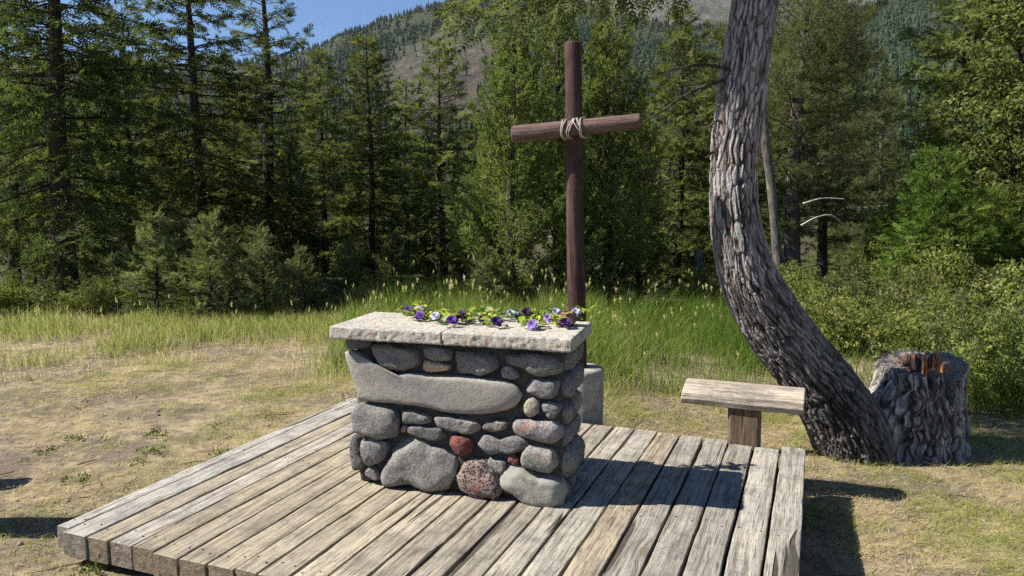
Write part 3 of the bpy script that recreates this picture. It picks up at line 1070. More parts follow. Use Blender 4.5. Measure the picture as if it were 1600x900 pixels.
def log_mesh(name, L, r0, r1, axis, seed, seg=40, sides=28, rough=0.02, flatten=None, endround=0.012):
    s = np.concatenate([[0, endround * 0.4], np.linspace(endround, L - endround, seg), [L - endround * 0.4, L]])
    rad_ = np.interp(s, [0, L], [r0, r1])
    rad_[0] *= 0.86
    rad_[1] *= 0.96
    rad_[-1] *= 0.86
    rad_[-2] *= 0.96
    th = np.linspace(0, 2 * math.pi, sides, endpoint=False)
    S, T = np.meshgrid(s, th, indexing='ij')
    RAD = np.repeat(rad_[:, None], sides, 1)
    P = np.stack([np.cos(T) * 1.5, np.sin(T) * 1.5, S * 1.4], -1).reshape(-1, 3)
    RAD = RAD * (1 + rough * fbm(P + seed, 4, seed).reshape(RAD.shape))
    X, Y = RAD * np.cos(T), RAD * np.sin(T)
    bow = 0.006 * np.sin(S * 1.7 + seed)
    if axis == 'Z':
        V = np.stack([X + bow, Y, S], -1)
    else:
        V = np.stack([S, X + bow, Y], -1)
    F = grid_faces(sides, len(s), True)
    Fs = [F, np.arange(sides)[None, ::-1], np.arange(sides)[None, :] + (len(s) - 1) * sides]
    return mesh_np(name, V.reshape(-1, 3), Fs, smooth_shade=True)


POST_TOP = on_y(892, 66, cy_)[2] - z0c
post = obj('post', log_mesh('post', POST_TOP - 0.02, 0.070, 0.060, 'Z', 3, rough=0.035), STAIN, cross, (0, 0, 0.02), 0, (0.083, 0.047, 0.042))
lean = R(-1.75)
# lean about the view axis (world Y): convert to the cross's own frame
qrot = Matrix.Rotation(-cross.rotation_euler.z, 4, 'Z') @ Matrix.Rotation(lean, 4, 'Y') @ Matrix.Rotation(cross.rotation_euler.z, 4, 'Z')
post.rotation_euler = qrot.to_euler()
bar_L = 0.93
bar = obj('crossbar', log_mesh('crossbar', bar_L, 0.061, 0.053, 'X', 5, rough=0.045), STAINX, cross, (0, 0, 0), 0, (0.145, 0.097, 0.084))
barz = on_y(890, 200, cy_ - 0.11)[2] - z0c
bang = R(-4.3)
bc = Vector((-0.05, -0.118, barz))
bar.rotation_euler = (0, bang, 0)
bar.location = bc - Matrix.Rotation(bang, 3, 'Y') @ Vector((0.445, 0, 0))
ROPE = NT('white_cord').done((0.4, 0.36, 0.31), 0.9)
for j, (tl, off, sq) in enumerate([(0.0, -0.075, 1), (0.12, -0.06, 1), (0.42, -0.01, 1), (-0.5, 0.02, 1), (0.05, 0.06, 1), (-0.3, 0.045, 1), (0.3, 0.0, 1)]):
    th = np.linspace(0, 2 * math.pi, 60, endpoint=False)
    # loop round bar and post seen from the side: a rounded box in y-z, sheared in x by the tilt
    ry, rz = 0.128, 0.068
    y = 0.058 + np.sign(np.cos(th)) * np.abs(np.cos(th)) ** 0.6 * ry
    zz = np.sign(np.sin(th)) * np.abs(np.sin(th)) ** 0.75 * rz
    x = off + zz * tl * 1.1 + 0.25 * tl * (y - 0.058) + 0.004 * np.sin(th * 3 + j)
    zz = zz - bang * x * -1 * 0 + x * math.tan(-bang) * 1.0
    path = np.stack([x + bc.x + 0.008, y + bc.y, zz + barz], 1)
    pth = np.vstack([path, path[:2]])
    V, F = tube_np(pth, [0.0047] * len(pth), 6, cap=False)
    obj('rope_wrap', mesh_np('rope_wrap', V, F, smooth_shade=True), ROPE, cross)
cb = NT('concrete_base')
cc = cb.coord('Object')
cn = cb.noise(cc, 14.0, 6.0, 0.7)
CONC = cb.done(cb.ramp(cn, [(0.3, (0.19, 0.175, 0.15)), (0.5, (0.33, 0.31, 0.27)), (0.7, (0.43, 0.41, 0.36))]), 0.92, cb.bump(cb.noise(cc, 60.0, 5.0, 0.7), 0.7, 0.01), 0.15)
ped_top = on_y(915, 573, cy_)[2] - z0c
obj('pedestal', log_mesh('pedestal', ped_top + 0.05, 0.178, 0.17, 'Z', 12, 24, 40, 0.02, None, 0.02), CONC, cross, (0.0, 0.0, -0.05))

# ------------------------------------------------------------------ log benches
SEATW = mat_wood('hewn_log', axis='X')
POSTW = mat_wood('bench_post', axis='Z', dark=(0.05, 0.04, 0.03))


def hewn_mesh(L, seed, nl=34):
    prof = np.array([(-0.125, -0.028), (-0.118, 0.012), (-0.062, 0.064), (-0.03, 0.071), (0.03, 0.073), (0.075, 0.07), (0.122, 0.03), (0.125, -0.02), (0.085, -0.065), (0.02, -0.08), (-0.06, -0.078), (-0.108, -0.06)])
    m = len(prof)
    xs = np.concatenate([[0, 0.006], np.linspace(0.025, L - 0.025, nl), [L - 0.006, L]])
    V = np.zeros((len(xs), m, 3))
    for i, x in enumerate(xs):
        s = 0.95 if i in (0, len(xs) - 1) else 1
        V[i, :, 0] = x
        V[i, :, 1:] = prof * s
    V[:2, :, 0] += (V[:2, :, 2] + 0.08) * 0.16
    V = V.reshape(-1, 3)
    V[:, 1:] *= (1 + 0.05 * fbm(np.stack([V[:, 0] * 2.2, V[:, 1] * 9, V[:, 2] * 9], 1) + seed, 3, seed))[:, None]
    F = [grid_faces(m, len(xs), True), np.arange(m)[None, ::-1], np.arange(m)[None, :] + (len(xs) - 1) * m]
    return mesh_np('seat', V, F)


def box_post(w, d, h, seed):
    n = 14
    zs = np.linspace(0, h, n)
    ch = 0.02
    prof = np.array([(-w / 2 + ch, -d / 2), (w / 2 - ch, -d / 2), (w / 2, -d / 2 + ch), (w / 2, d / 2 - ch), (w / 2 - ch, d / 2), (-w / 2 + ch, d / 2), (-w / 2, d / 2 - ch), (-w / 2, -d / 2 + ch)])
    V = np.concatenate([np.column_stack([prof * (0.92 + 0.08 * min(1, (h - z) / 0.06)) if False else prof, np.full(8, z)]) for z in zs])
    V[:, :2] *= (1 + 0.04 * fbm(V * np.array([9, 9, 3]) + seed, 3, seed))[:, None]
    F = [grid_faces(8, n, True), np.arange(8)[None, ::-1], np.arange(8)[None, :] + (n - 1) * 8]
    return mesh_np('post', V, F)


def bench(label, p, q0, q1, post_q, top, seed, two=False, rot=0.0):
    P0 = pq(p, q0)
    t = thing('log_bench', label, 'bench', (P0[0], P0[1], 0), -A_DECK + rot, 'log benches round the altar')
    obj('seat', hewn_mesh(q1 - q0, seed), SEATW, t, (0, 0, top - 0.073), 0, (0.4, 0.345, 0.28))
    for k in (post_q if isinstance(post_q, (list, tuple)) else [post_q]):
        w = pq(p, k)
        g = gz(w[0], w[1]) - 0.05
        obj('post', box_post(0.205, 0.17, top - 0.14 - g, seed + 1), POSTW, t, (k - q0, 0, g), 0, (0.14, 0.1, 0.068))  # post colour darkened to stand in for the shade on it
    return t


bench('hewn log bench on a thick post beside the bent tree', 5.235, -0.815, -0.028, -0.395, 0.515, 3)
bench('hewn log bench standing behind the altar with its end showing', 5.3, -3.36, -2.55, -2.95, 0.50, 9)
for (xx, yy, ln, tp, sd) in ((-2.98, 3.93, 1.1, 0.62, 31), (-3.5, 4.6, 1.0, 0.46, 33)):
    t = thing('log_bench', 'tall hewn log bench whose shadow touches the platform corner' if sd == 31 else 'low hewn log bench on dry grass behind the taller one', 'bench', (xx - ln, yy, gz(xx, yy)), 0.03, 'log benches on the dry grass')
    obj('seat', hewn_mesh(ln, sd), SEATW, t, (0, 0, tp - 0.073), 0, (0.4, 0.345, 0.28))
    for k in (0.25, ln - 0.3):
        obj('post', box_post(0.2, 0.17, tp - 0.09, sd), POSTW, t, (k, 0, -0.05), 0, (0.2, 0.15, 0.1))

# ------------------------------------------------------------------ the bent tree and the stump
def m_big_bark():
    k = NT('furrowed_bark')
    co = k.coord('Object')
    h = k.attr('tint')
    n1 = k.noise(co, 60.0, 5.0, 0.7)
    n2 = k.noise(co, 5.0, 3.0, 0.6)
    n3 = k.noise(co, 16.0, 3.0, 0.6)
    col = k.ramp(k.math('ADD', h, k.math('MULTIPLY', k.math('SUBTRACT', n1, 0.5), 0.5)), [(0.12, (0.03, 0.025, 0.022)), (0.38, (0.11, 0.094, 0.085)), (0.62, (0.25, 0.228, 0.212)), (0.9, (0.44, 0.415, 0.39))])
    red = k.math('MULTIPLY', k.ramp(n3, [(0.56, 0.0), (0.68, 1.0)]), k.ramp(h, [(0.2, 1.0), (0.7, 0.25)]))
    col = k.mix(k.math('MULTIPLY', red, 0.6), col, (0.22, 0.11, 0.06))
    ch = k.attr('char')
    col = k.mix(k.math('MULTIPLY', ch, k.ramp(n2, [(0.3, 0.95), (0.75, 0.7)])), col, k.ramp(k.math('ADD', h, k.math('MULTIPLY', k.math('SUBTRACT', n1, 0.5), 0.7)), [(0.15, (0.018, 0.016, 0.015)), (0.6, (0.085, 0.079, 0.074)), (1.0, (0.2, 0.188, 0.175))]))
    return k.done(col, 0.9, k.bump(k.math('ADD', n1, k.math('MULTIPLY', n3, 0.5)), 0.7, 0.012), 0.2)


BIGBARK = m_big_bark()


def float_attr(me, name, vals):
    a_ = me.attributes.new(name, 'FLOAT', 'POINT')
    a_.data.foreach_set('value', np.asarray(vals, np.float32))


def spline(pts, n):
    pts = np.asarray(pts, float)
    out = []
    ext = np.vstack([2 * pts[0] - pts[1], pts, 2 * pts[-1] - pts[-2]])
    for i in range(1, len(ext) - 2):
        p0, p1, p2, p3 = ext[i - 1], ext[i], ext[i + 1], ext[i + 2]
        for t in np.linspace(0, 1, 24, endpoint=False):
            out.append(0.5 * ((2 * p1) + (-p0 + p2) * t + (2 * p0 - 5 * p1 + 4 * p2 - p3) * t * t + (-p0 + 3 * p1 - 3 * p2 + p3) * t ** 3))
    out.append(pts[-1])
    out = np.array(out)
    s = np.concatenate([[0], np.cumsum(np.linalg.norm(np.diff(out[:, :3], axis=0), axis=1))])
    tt = np.linspace(0, s[-1], n)
    return np.stack([np.interp(tt, s, out[:, k]) for k in range(out.shape[1])], 1), tt


TR = [(1352, 745, 5.85, 0.34), (1332, 690, 5.80, 0.31), (1294, 620, 5.74, 0.275), (1250, 560, 5.68, 0.245), (1206, 500, 5.64, 0.228), (1172, 440, 5.60, 0.206), (1157, 390, 5.58, 0.190),
      (1148, 335, 5.57, 0.176), (1146, 285, 5.57, 0.169), (1150, 220, 5.57, 0.166), (1162, 120, 5.59, 0.165), (1181, 0, 5.64, 0.167)]
TP = [np.append(on_y(x, y, Y), r) for x, y, Y, r in TR]
last = TP[-1]
for dz, dx, r in ((0.9, 0.12, 0.165), (2.2, 0.2, 0.14), (3.8, 0.25, 0.1), (5.4, 0.3, 0.055), (6.4, 0.3, 0.02)):
    TP.append(np.array([last[0] + dx, last[1] + 0.05, last[2] + dz, r]))
PT, ST_ = spline(TP, 1000)
keep_ = np.concatenate([np.arange(0, 460), np.arange(460, 1000, 12), [999]])
PT, ST_ = PT[keep_], ST_[keep_]
base_t = PT[0, :3].copy()
bent = thing('bent_tree', 'thick bent conifer trunk curving up from beside the old stump', 'tree', (TP[0][0], TP[0][1], gz(TP[0][0], TP[0][1])))
bt_o = np.array(bent.location)


def bark_trunk(PT, s, sides, seed, amp, char_fn, plate=0.034, org=None):
    n = len(PT)
    path, rad_ = PT[:, :3], PT[:, 3]
    t = np.gradient(path, axis=0)
    t /= np.linalg.norm(t, axis=1, keepdims=True)
    a0 = np.cross(t[0], np.array([0, 1.0, 0]))
    a0 /= np.linalg.norm(a0)
    Aa, Bb = [], []
    for k in range(n):
        a0 = a0 - t[k] * (a0 @ t[k])
        a0 /= np.linalg.norm(a0)
        Aa.append(a0)
        Bb.append(np.cross(t[k], a0))
    Aa, Bb = np.array(Aa), np.array(Bb)
    th = np.linspace(0, 2 * math.pi, sides, endpoint=False)
    N = np.cos(th)[None, :, None] * Aa[:, None, :] + np.sin(th)[None, :, None] * Bb[:, None, :]
    S = np.repeat(s[:, None], sides, 1)
    RD = np.repeat(rad_[:, None], sides, 1)
    TH = np.repeat(th[None, :], n, 0) + 0.15 * S
    C = np.stack([np.cos(TH) * RD, np.sin(TH) * RD, S], -1).reshape(-1, 3)
    wob = np.stack([fbm(C * 9 + 3, 2, seed), fbm(C * 9 + 31, 2, seed + 1), fbm(C * 6 + 57, 2, seed + 2)], 1)
    Cw = (C + wob * np.array([0.014, 0.014, 0.06])) / np.array([plate, plate, plate * 5.5])
    f1, f2 = worley(Cw, seed)
    e = smooth(0.03, 0.2, f2 - f1) * (0.75 + 0.25 * vnoise(Cw * 0.8, seed + 3))
    f1b, f2b = worley(Cw * np.array([2.3, 2.3, 1.9]) + 9, seed + 5)
    e2 = smooth(0.0, 0.5, f2b - f1b)
    big = fbm(C * np.array([4, 4, 1.6]), 3, seed + 9)
    rid = 1 - 1.6 * np.abs(fbm(C * np.array([30, 30, 3.2]) + wob * 0.5, 2, seed + 15))
    h = 0.46 * e + 0.07 * e2 + 0.38 * np.clip(rid, 0, 1) + 0.09 * (fbm(C * 60, 2, seed + 12) * 0.5 + 0.5)
    am = amp * np.clip(RD.ravel() / 0.18, 0.15, 1.4)
    V = path[:, None, :] + N * RD[:, :, None]
    V = V.reshape(-1, 3) + N.reshape(-1, 3) * (am * (h - 0.75) + RD.ravel() * 0.05 * big)[:, None]
    F = [grid_faces(sides, n, True), np.arange(sides)[None, ::-1], np.arange(sides)[None, :] + (n - 1) * sides]
    if org is not None:
        V = V - org
    me = mesh_np('trunk', V, F, tint=np.clip(h, 0, 1), smooth_shade=False)
    float_attr(me, 'char', char_fn(S.ravel(), TH.ravel(), C))
    return me


vis = ST_ < 6.0
me = bark_trunk(PT, ST_, 200, 5, 0.026, lambda s, th, C: np.clip(1.0 - smooth(0.9, 2.1, s + 0.35 * fbm(C * 2.0, 3, 77)), 0, 1), org=bt_o)
trunk_big = obj('trunk', me, BIGBARK, bent)

# stump
sx_, sy_ = 3.2, 5.9
stump = thing('tree_stump', 'broken hollow conifer stump with orange heartwood beside the bent tree', 'stump', (sx_, sy_, gz(sx_, sy_)))
nT, nH = 260, 130
th = np.linspace(0, 2 * math.pi, nT, endpoint=False)   # 0 = +x, -pi/2 = towards the camera
k = np.linspace(0, 1, nH)
KH, TH = np.meshgrid(k, th, indexing='ij')


def angd(a_, b_):
    return np.abs((a_ - b_ + math.pi) % (2 * math.pi) - math.pi)


rim = 0.685 + 0.03 * np.sin(th + 1.0) + 0.02 * fbm(np.stack([np.cos(th) * 6, np.sin(th) * 6, th * 0], 1), 3, 4)
rim -= 0.22 * (1 - smooth(0.1, 0.24, angd(th, R(-76)))) + 0.12 * (1 - smooth(0.04, 0.13, angd(th, R(-104)))) + 0.05 * (1 - smooth(0.2, 0.4, angd(th, R(-55))))
rim += 0.025 * smooth(0.8, 1.6, angd(th, R(-90)))
flare = 0.06 * (1 - KH) ** 3 + 0.035 * (1 - KH)
butt = 0.42 * np.exp(-(angd(TH, R(190)) / 0.5) ** 2) * (1 - smooth(0.0, 1.0, KH)) ** 1.0
C = np.stack([np.cos(TH) * 0.35, np.sin(TH) * 0.35, KH * 0.8], -1).reshape(-1, 3)
wob = np.stack([fbm(C * 7 + 3, 2, 1), fbm(C * 7 + 31, 2, 2), fbm(C * 4 + 5, 2, 3)], 1)
f1, f2 = worley((C + wob * 0.04) / np.array([0.05, 0.05, 0.22]), 14)
e = smooth(0.02, 0.28, f2 - f1)
f1, f2 = worley((C + wob * 0.02) / np.array([0.035, 0.035, 0.08]), 15)
e2 = smooth(0.0, 0.5, f2 - f1)
fl = fbm(C * np.array([9, 9, 1.2]), 3, 8)
rid = np.clip(1 - 1.5 * np.abs(fbm(C * np.array([24, 24, 4]) + wob * 0.6, 3, 16)), 0, 1)
hh = 0.42 * e + 0.1 * e2 + 0.34 * rid + 0.14 * (0.5 + 0.5 * fbm(C * 50, 3, 6))
RAD = 0.3 + flare + butt + (0.036 * (hh - 0.6) + 0.02 * fl).reshape(KH.shape)
Z = KH * np.repeat(rim[None, :], nH, 0) - 0.06 * (1 - KH)
V = np.stack([np.cos(TH) * RAD, np.sin(TH) * RAD, Z], -1).reshape(-1, 3)
me = mesh_np('bark', V, grid_faces(nT, nH, True), tint=np.clip(hh, 0, 1))
float_attr(me, 'char', np.clip(0.3 + 0.6 * fbm(C * 5, 3, 9), 0, 0.85))
obj('bark', me, BIGBARK, stump)
hw = NT('orange_heartwood')
hc = hw.coord('Object')
hn = hw.noise(hw.vmul(hc, (1, 1, 0.15)), 45.0, 5.0, 0.7)
hb = hw.noise(hc, 7.0, 4.0, 0.6)
hcol = hw.ramp(hn, [(0.3, (0.09, 0.035, 0.018)), (0.5, (0.36, 0.15, 0.06)), (0.7, (0.55, 0.3, 0.15))])
HEART = hw.done(hw.mix(hw.ramp(hb, [(0.44, 0.0), (0.54, 0.92)]), hcol, (0.13, 0.11, 0.1)), 0.85, hw.bump(hn, 0.9, 0.012), 0.15)
nI = 46
ki = np.linspace(0, 1, nI)
rim_r = RAD[-1]
rows = []
for j, kk in enumerate(ki):
    if kk < 0.25:
        f = kk / 0.25
        rr_ = rim_r - 0.15 * f
        zz = rim + 0.006 * np.sin(th * 23) * f - 0.008 * f
    elif kk < 0.85:
        f = (kk - 0.25) / 0.6
        rr_ = (rim_r - 0.15) * (1 - 0.12 * f)
        zz = rim - 0.008 - f * (rim - 0.3)
    else:
        f = (kk - 0.85) / 0.15
        rr_ = (rim_r - 0.15) * 0.88 * (1 - f * 0.97)
        zz = np.full(nT, 0.292) - 0.03 * f
    c3 = np.stack([np.cos(th) * 0.3, np.sin(th) * 0.3, np.full(nT, kk)], 1)
    rr_ = rr_ + (0.022 * fbm(c3 * np.array([30, 30, 3]), 3, 18) if kk > 0 else 0)
    rows.append(np.stack([np.cos(th) * rr_, np.sin(th) * rr_, zz + (0.008 * fbm(c3 * 25, 2, 19) if kk > 0 else 0)], 1))
gw = NT('grey_broken_wood')
gc = gw.coord('Object')
gn = gw.noise(gc, 55.0, 5.0, 0.7)
GREYW = gw.done(gw.ramp(gn, [(0.3, (0.06, 0.05, 0.045)), (0.5, (0.17, 0.15, 0.135)), (0.7, (0.3, 0.275, 0.25))]), 0.9, gw.bump(gn, 1.0, 0.015), 0.1)
fi = grid_faces(nT, nI, True)
obj('heartwood', mesh_np('heartwood', np.concatenate(rows), fi, mats=((fi[:, 0] // nT) < 9).astype(int)), [HEART, GREYW], stump)

# ------------------------------------------------------------------ foliage templates
def tri_fan(items):
    """items: (base point, direction, length, width, side vector) -> thin triangles"""
    V, F = [], []
    for b, d, l, w, s in items:
        b, d, s = np.array(b, float), np.array(d, float), np.array(s, float)
        d = d / np.linalg.norm(d)
        s = s - d * (s @ d)
        s = s / np.linalg.norm(s)
        i = len(V)
        V += [b - s * w / 2 + d * l * 0.1, b + s * w / 2 + d * l * 0.1, b + d * l]
        F.append((i, i + 1, i + 2))
    return np.array(V), np.array(F)


def tmpl_spruce(rg):
    it = []
    for i in range(6):
        x = i / 6.0
        for s in (-1, 1):
            a = R(52 - 18 * x + rg.uniform(-8, 8))
            it.append(((x, 0, 0.02), (math.cos(a), s * math.sin(a), rg.uniform(-0.1, 0.45)), 0.46 - 0.2 * x, 0.13, (-math.sin(a), s * math.cos(a), rg.uniform(-0.5, 0.5))))
    it.append(((0.8, 0, 0), (1, 0, 0.1), 0.38, 0.13, (0, 1, 0.2)))
    return tri_fan(it)


def tmpl_tuft(rg, n=15, ln=0.6, w=0.055):
    it = []
    for i in range(n):
        x = rg.uniform(0, 0.55)
        az = rg.uniform(0, 6.28)
        a = R(rg.uniform(20, 65))
        d = (math.cos(a), math.sin(a) * math.cos(az), math.sin(a) * math.sin(az))
        it.append(((x, 0, 0), d, ln * rg.uniform(0.8, 1.2), w, (rg.normal(), rg.normal(), rg.normal())))
    return tri_fan(it)


def tmpl_plume(rg):
    it = []
    for i in range(13):
        x = rg.uniform(0, 0.75)
        az = rg.uniform(0, 6.28)
        a = R(rg.uniform(15, 50))
        d = (math.cos(a), math.sin(a) * math.cos(az), math.sin(a) * math.sin(az))
        it.append(((x, 0.05 * math.cos(az), 0.05 * math.sin(az)), d, rg.uniform(0.28, 0.45), 0.12, (rg.normal(), rg.normal(), rg.normal())))
    return tri_fan(it)


def tmpl_leaves(rg, n=7, ln=0.42, w=0.26):
    V, F = [], []
    for i in range(n):
        b = np.array([rg.uniform(0, 1), rg.normal(0, 0.14), rg.normal(0, 0.14)])
        d = np.array([rg.uniform(0.1, 1), rg.normal(0, 0.7), rg.normal(0.1, 0.6)])
        d /= np.linalg.norm(d)
        s = np.cross(d, rg.normal(size=3))
        s /= np.linalg.norm(s)
        i0 = len(V)
        l = ln * rg.uniform(0.7, 1.2)
        V += [b, b + d * l * 0.45 + s * w * 0.5, b + d * l, b + d * l * 0.45 - s * w * 0.5]
        F += [(i0, i0 + 1, i0 + 2), (i0, i0 + 2, i0 + 3)]
    return np.array(V), np.array(F)


class Crown:
    def __init__(self, seed, templates):
        self.rg = np.random.default_rng(seed)
        self.T = templates
        self.P, self.D, self.S, self.t, self.U = [], [], [], [], []
        self.wood = Gather()

    def spray(self, P, D, S, tint):
        self.P.append(P)
        self.D.append(D)
        self.S.append(S)
        self.t.append(tint)

    def limb(self, start, az, L, el, droop, up=0.0, r0=0.02, twig=0.38, bare=0.15, step=0.15, sstep=0.15, size=0.2, hang=0.25, spread=55, jit=0.35, sec=1.0, tuft_only_end=False, sides=3):
        rg = self.rg
        m = max(3, int(L / step) + 1)
        t = np.linspace(0, 1, m)
        dxy = np.array([math.cos(az), math.sin(az), 0])
        sd = np.array([-math.sin(az), math.cos(az), 0])
        wig = rg.normal(0, 0.04 * L)
        pos = np.array(start) + dxy * (L * t * math.cos(el))[:, None] + sd * (wig * t * t)[:, None]
        pos[:, 2] += L * t * math.sin(el) - droop * L * t ** 2 + up * L * t ** 3
        V, F = tube_np(pos, np.linspace(r0, max(0.003, r0 * 0.15), m), sides, False)
        self.wood.add(V, F)
        bt = rg.random()
        tang = np.gradient(pos, axis=0)
        tang /= np.linalg.norm(tang, axis=1, keepdims=True)
        for i in range(m):
            if t[i] < bare:
                continue
            for s in (-1, 1):
                if rg.random() > sec:
                    continue
                l2 = (L * twig * (1 - 0.8 * t[i]) + 0.07) * rg.uniform(0.6, 1.2)
                a = R(spread + rg.uniform(-15, 15))
                d2 = tang[i] * math.cos(a) + sd * s * math.sin(a) + np.array([0, 0, rg.normal(-0.05, 0.12)])
                d2 /= np.linalg.norm(d2)
                ns = max(1, int(l2 / sstep))
                f = (np.arange(ns) + rg.uniform(0, 0.6)) / ns
                if tuft_only_end:
                    f = f[f > 0.35] if (f > 0.35).any() else f[-1:]
                P = pos[i] + d2 * (f * l2)[:, None]
                P[:, 2] -= hang * l2 * f ** 2
                D = d2 + rg.normal(0, jit, (len(f), 3))
                D[:, 2] -= hang * f
                self.spray(P, D, size * rg.uniform(0.75, 1.25, len(f)), np.clip(0.7 * bt + 0.3 * rg.random(len(f)), 0, 1))
        e = 4
        P = pos[-1] + rg.normal(0, 0.03, (e, 3))
        D = tang[-1] + rg.normal(0, 0.3, (e, 3))
        self.spray(P, D, size * rg.uniform(0.8, 1.2, e), np.full(e, bt))
        return pos

    def crown_mesh(self, name='crown'):
        P, D, S, t = map(np.concatenate, (self.P, self.D, self.S, self.t))
        rg = self.rg
        up = np.array([0, 0, 1.0]) + rg.normal(0, 0.75, (len(P), 3))
        M = frame_from(D, up)
        which = rg.integers(0, len(self.T), len(P))
        VV, FF, TT, n = [], [], [], 0
        for w, tp in enumerate(self.T):
            m = which == w
            if not m.any():
                continue
            V, F = scatter(tp, M[m], P[m], S[m])
            VV.append(V)
            FF.append(F + n)
            TT.append(np.repeat(t[m], len(tp[0])))
            n += len(V)
        return mesh_np(name, np.concatenate(VV), np.concatenate(FF), tint=np.concatenate(TT))


def trunk_into(g, H, r0, lean, rg, z_low=-0.3, sides=10):
    n = 26
    z = np.linspace(z_low, H, n)
    tt = np.clip(z / H, 0, 1)
    x = lean[0] * tt * H + 0.04 * np.sin(z * 0.9 + rg.uniform(0, 6))
    y = lean[1] * tt * H + 0.04 * np.sin(z * 0.7 + rg.uniform(0, 6))
    rad_ = r0 * (1 - tt) ** 0.85 + 0.008 + r0 * 0.35 * np.exp(-np.maximum(z, 0) / 0.25)
    path = np.stack([x, y, z], 1)
    V, F = tube_np(path, rad_, sides)
    g.add(V, F)
    return lambda zz: np.array([np.interp(zz, z, x), np.interp(zz, z, y), zz])


BARK_D = mat_bark('dark_conifer_bark', (0.03, 0.024, 0.02), (0.075, 0.06, 0.05), (0.13, 0.11, 0.095))
BARK_G = mat_bark('grey_pine_bark', (0.05, 0.045, 0.04), (0.14, 0.125, 0.11), (0.25, 0.225, 0.2))
BARK_T = mat_bark('shrub_twig', (0.06, 0.045, 0.03), (0.12, 0.09, 0.065), (0.2, 0.16, 0.12))
rt = np.random.default_rng(99)
T_SPR = [tmpl_spruce(rt) for _ in range(4)]
T_TUFT = [tmpl_tuft(rt) for _ in range(4)]
T_PLU = [tmpl_plume(rt) for _ in range(4)]
T_LEAF = [tmpl_leaves(rt) for _ in range(4)]
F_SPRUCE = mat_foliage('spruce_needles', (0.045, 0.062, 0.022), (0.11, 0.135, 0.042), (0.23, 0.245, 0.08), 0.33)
F_DARK = mat_foliage('shaded_spruce_needles', (0.035, 0.052, 0.02), (0.07, 0.093, 0.033), (0.15, 0.168, 0.055), 0.3)  # darker copy of the spruce needles, with the stand's shade put into the colour
F_JUN = mat_foliage('juniper_scales', (0.085, 0.12, 0.034), (0.17, 0.22, 0.06), (0.28, 0.32, 0.095), 0.33)
F_PINE = mat_foliage('pine_needles', (0.08, 0.095, 0.042), (0.15, 0.17, 0.075), (0.24, 0.255, 0.115), 0.3)
F_LIGHT = mat_foliage('light_fir_needles', (0.085, 0.115, 0.034), (0.165, 0.21, 0.065), (0.27, 0.31, 0.105), 0.32)
F_BRIGHT = mat_foliage('young_fir_needles', (0.055, 0.095, 0.018), (0.105, 0.165, 0.032), (0.17, 0.235, 0.05), 0.32)
F_SHRUB = mat_foliage('shrub_leaves', (0.1, 0.12, 0.03), (0.19, 0.22, 0.055), (0.32, 0.33, 0.11), 0.36)
F_SAGE = mat_foliage('grey_green_leaves', (0.08, 0.1, 0.04), (0.16, 0.185, 0.075), (0.27, 0.28, 0.13), 0.32)


def conifer(seed, H, Rad, zc, gap, nper, tmpl, el=(-10, 35), droop=0.25, up=0.15, prof=0.8, r0=0.16, lean=(0, 0), size=0.2, dead=0, rag=0.3, taper_low=0.25, **kw):
    c = Crown(seed, tmpl)
    rg = c.rg
    ax = trunk_into(c.wood, H, r0, lean, rg)
    z = zc
    while z < H * 0.985:
        t = (z - zc) / (H - zc)
        pr = (1 - t) ** prof * min(1.0, taper_low + t / 0.18)
        nn = max(3, int(round(nper * (0.6 + 0.4 * (1 - t)))))
        a0 = rg.uniform(0, 6.28)
        for j in range(nn):
            L = Rad * pr * rg.uniform(1 - rag, 1 + rag * 0.5) + 0.08
            e = R(el[0] + (el[1] - el[0]) * t + rg.uniform(-9, 9))
            c.limb(ax(z + rg.uniform(-gap, gap) * 0.4), a0 + 6.283 * j / nn + rg.uniform(-0.35, 0.35), L, e, droop * rg.uniform(0.6, 1.3), up, 0.007 + 0.011 * L, size=size * (0.75 + 0.35 * min(1, L / (0.5 * Rad + 0.1))), **kw)
        z += gap * (1.0 - 0.45 * t) * rg.uniform(0.8, 1.2)
    for j in range(dead):
        zz = rg.uniform(0.25, zc + 0.8)
        az = rg.uniform(0, 6.28)
        L = rg.uniform(0.4, 1.3)
        n = 6
        t = np.linspace(0, 1, n)
        pth = ax(zz) + np.stack([np.cos(az) * L * t + 0.06 * rg.normal(size=n) * t, np.sin(az) * L * t + 0.06 * rg.normal(size=n) * t, -0.25 * L * t ** 2 + 0.05 * rg.normal(size=n) * t], 1)
        V, F = tube_np(pth, np.linspace(0.012, 0.003, n), 3, False)
        c.wood.add(V, F)
    return c.wood.mesh('trunk', smooth_shade=True), c.crown_mesh()


def shrub(seed, H, Rad, nst, tmpl, size, el=(45, 85), twig=0.45, step=0.1, sec=0.9):
    c = Crown(seed, tmpl)
    rg = c.rg
    for j in range(nst):
        L = H * rg.uniform(0.6, 1.1)
        az = rg.uniform(0, 6.28)
        st = np.array([rg.normal(0, Rad * 0.22), rg.normal(0, Rad * 0.22), -0.03])
        c.limb(st, az, L, R(rg.uniform(*el)), rg.uniform(0.05, 0.3), 0, 0.006 + 0.006 * H, twig=twig, bare=0.18, step=step, sstep=0.09, size=size, hang=0.1, spread=48, jit=0.5, sec=sec)
    return c.wood.mesh('trunk', smooth_shade=True), c.crown_mesh()


PROTO = {}


def proto(name, meshes, bark, leaf):
    meshes[0].materials.append(bark)
    meshes[1].materials.append(leaf)
    PROTO[name] = meshes


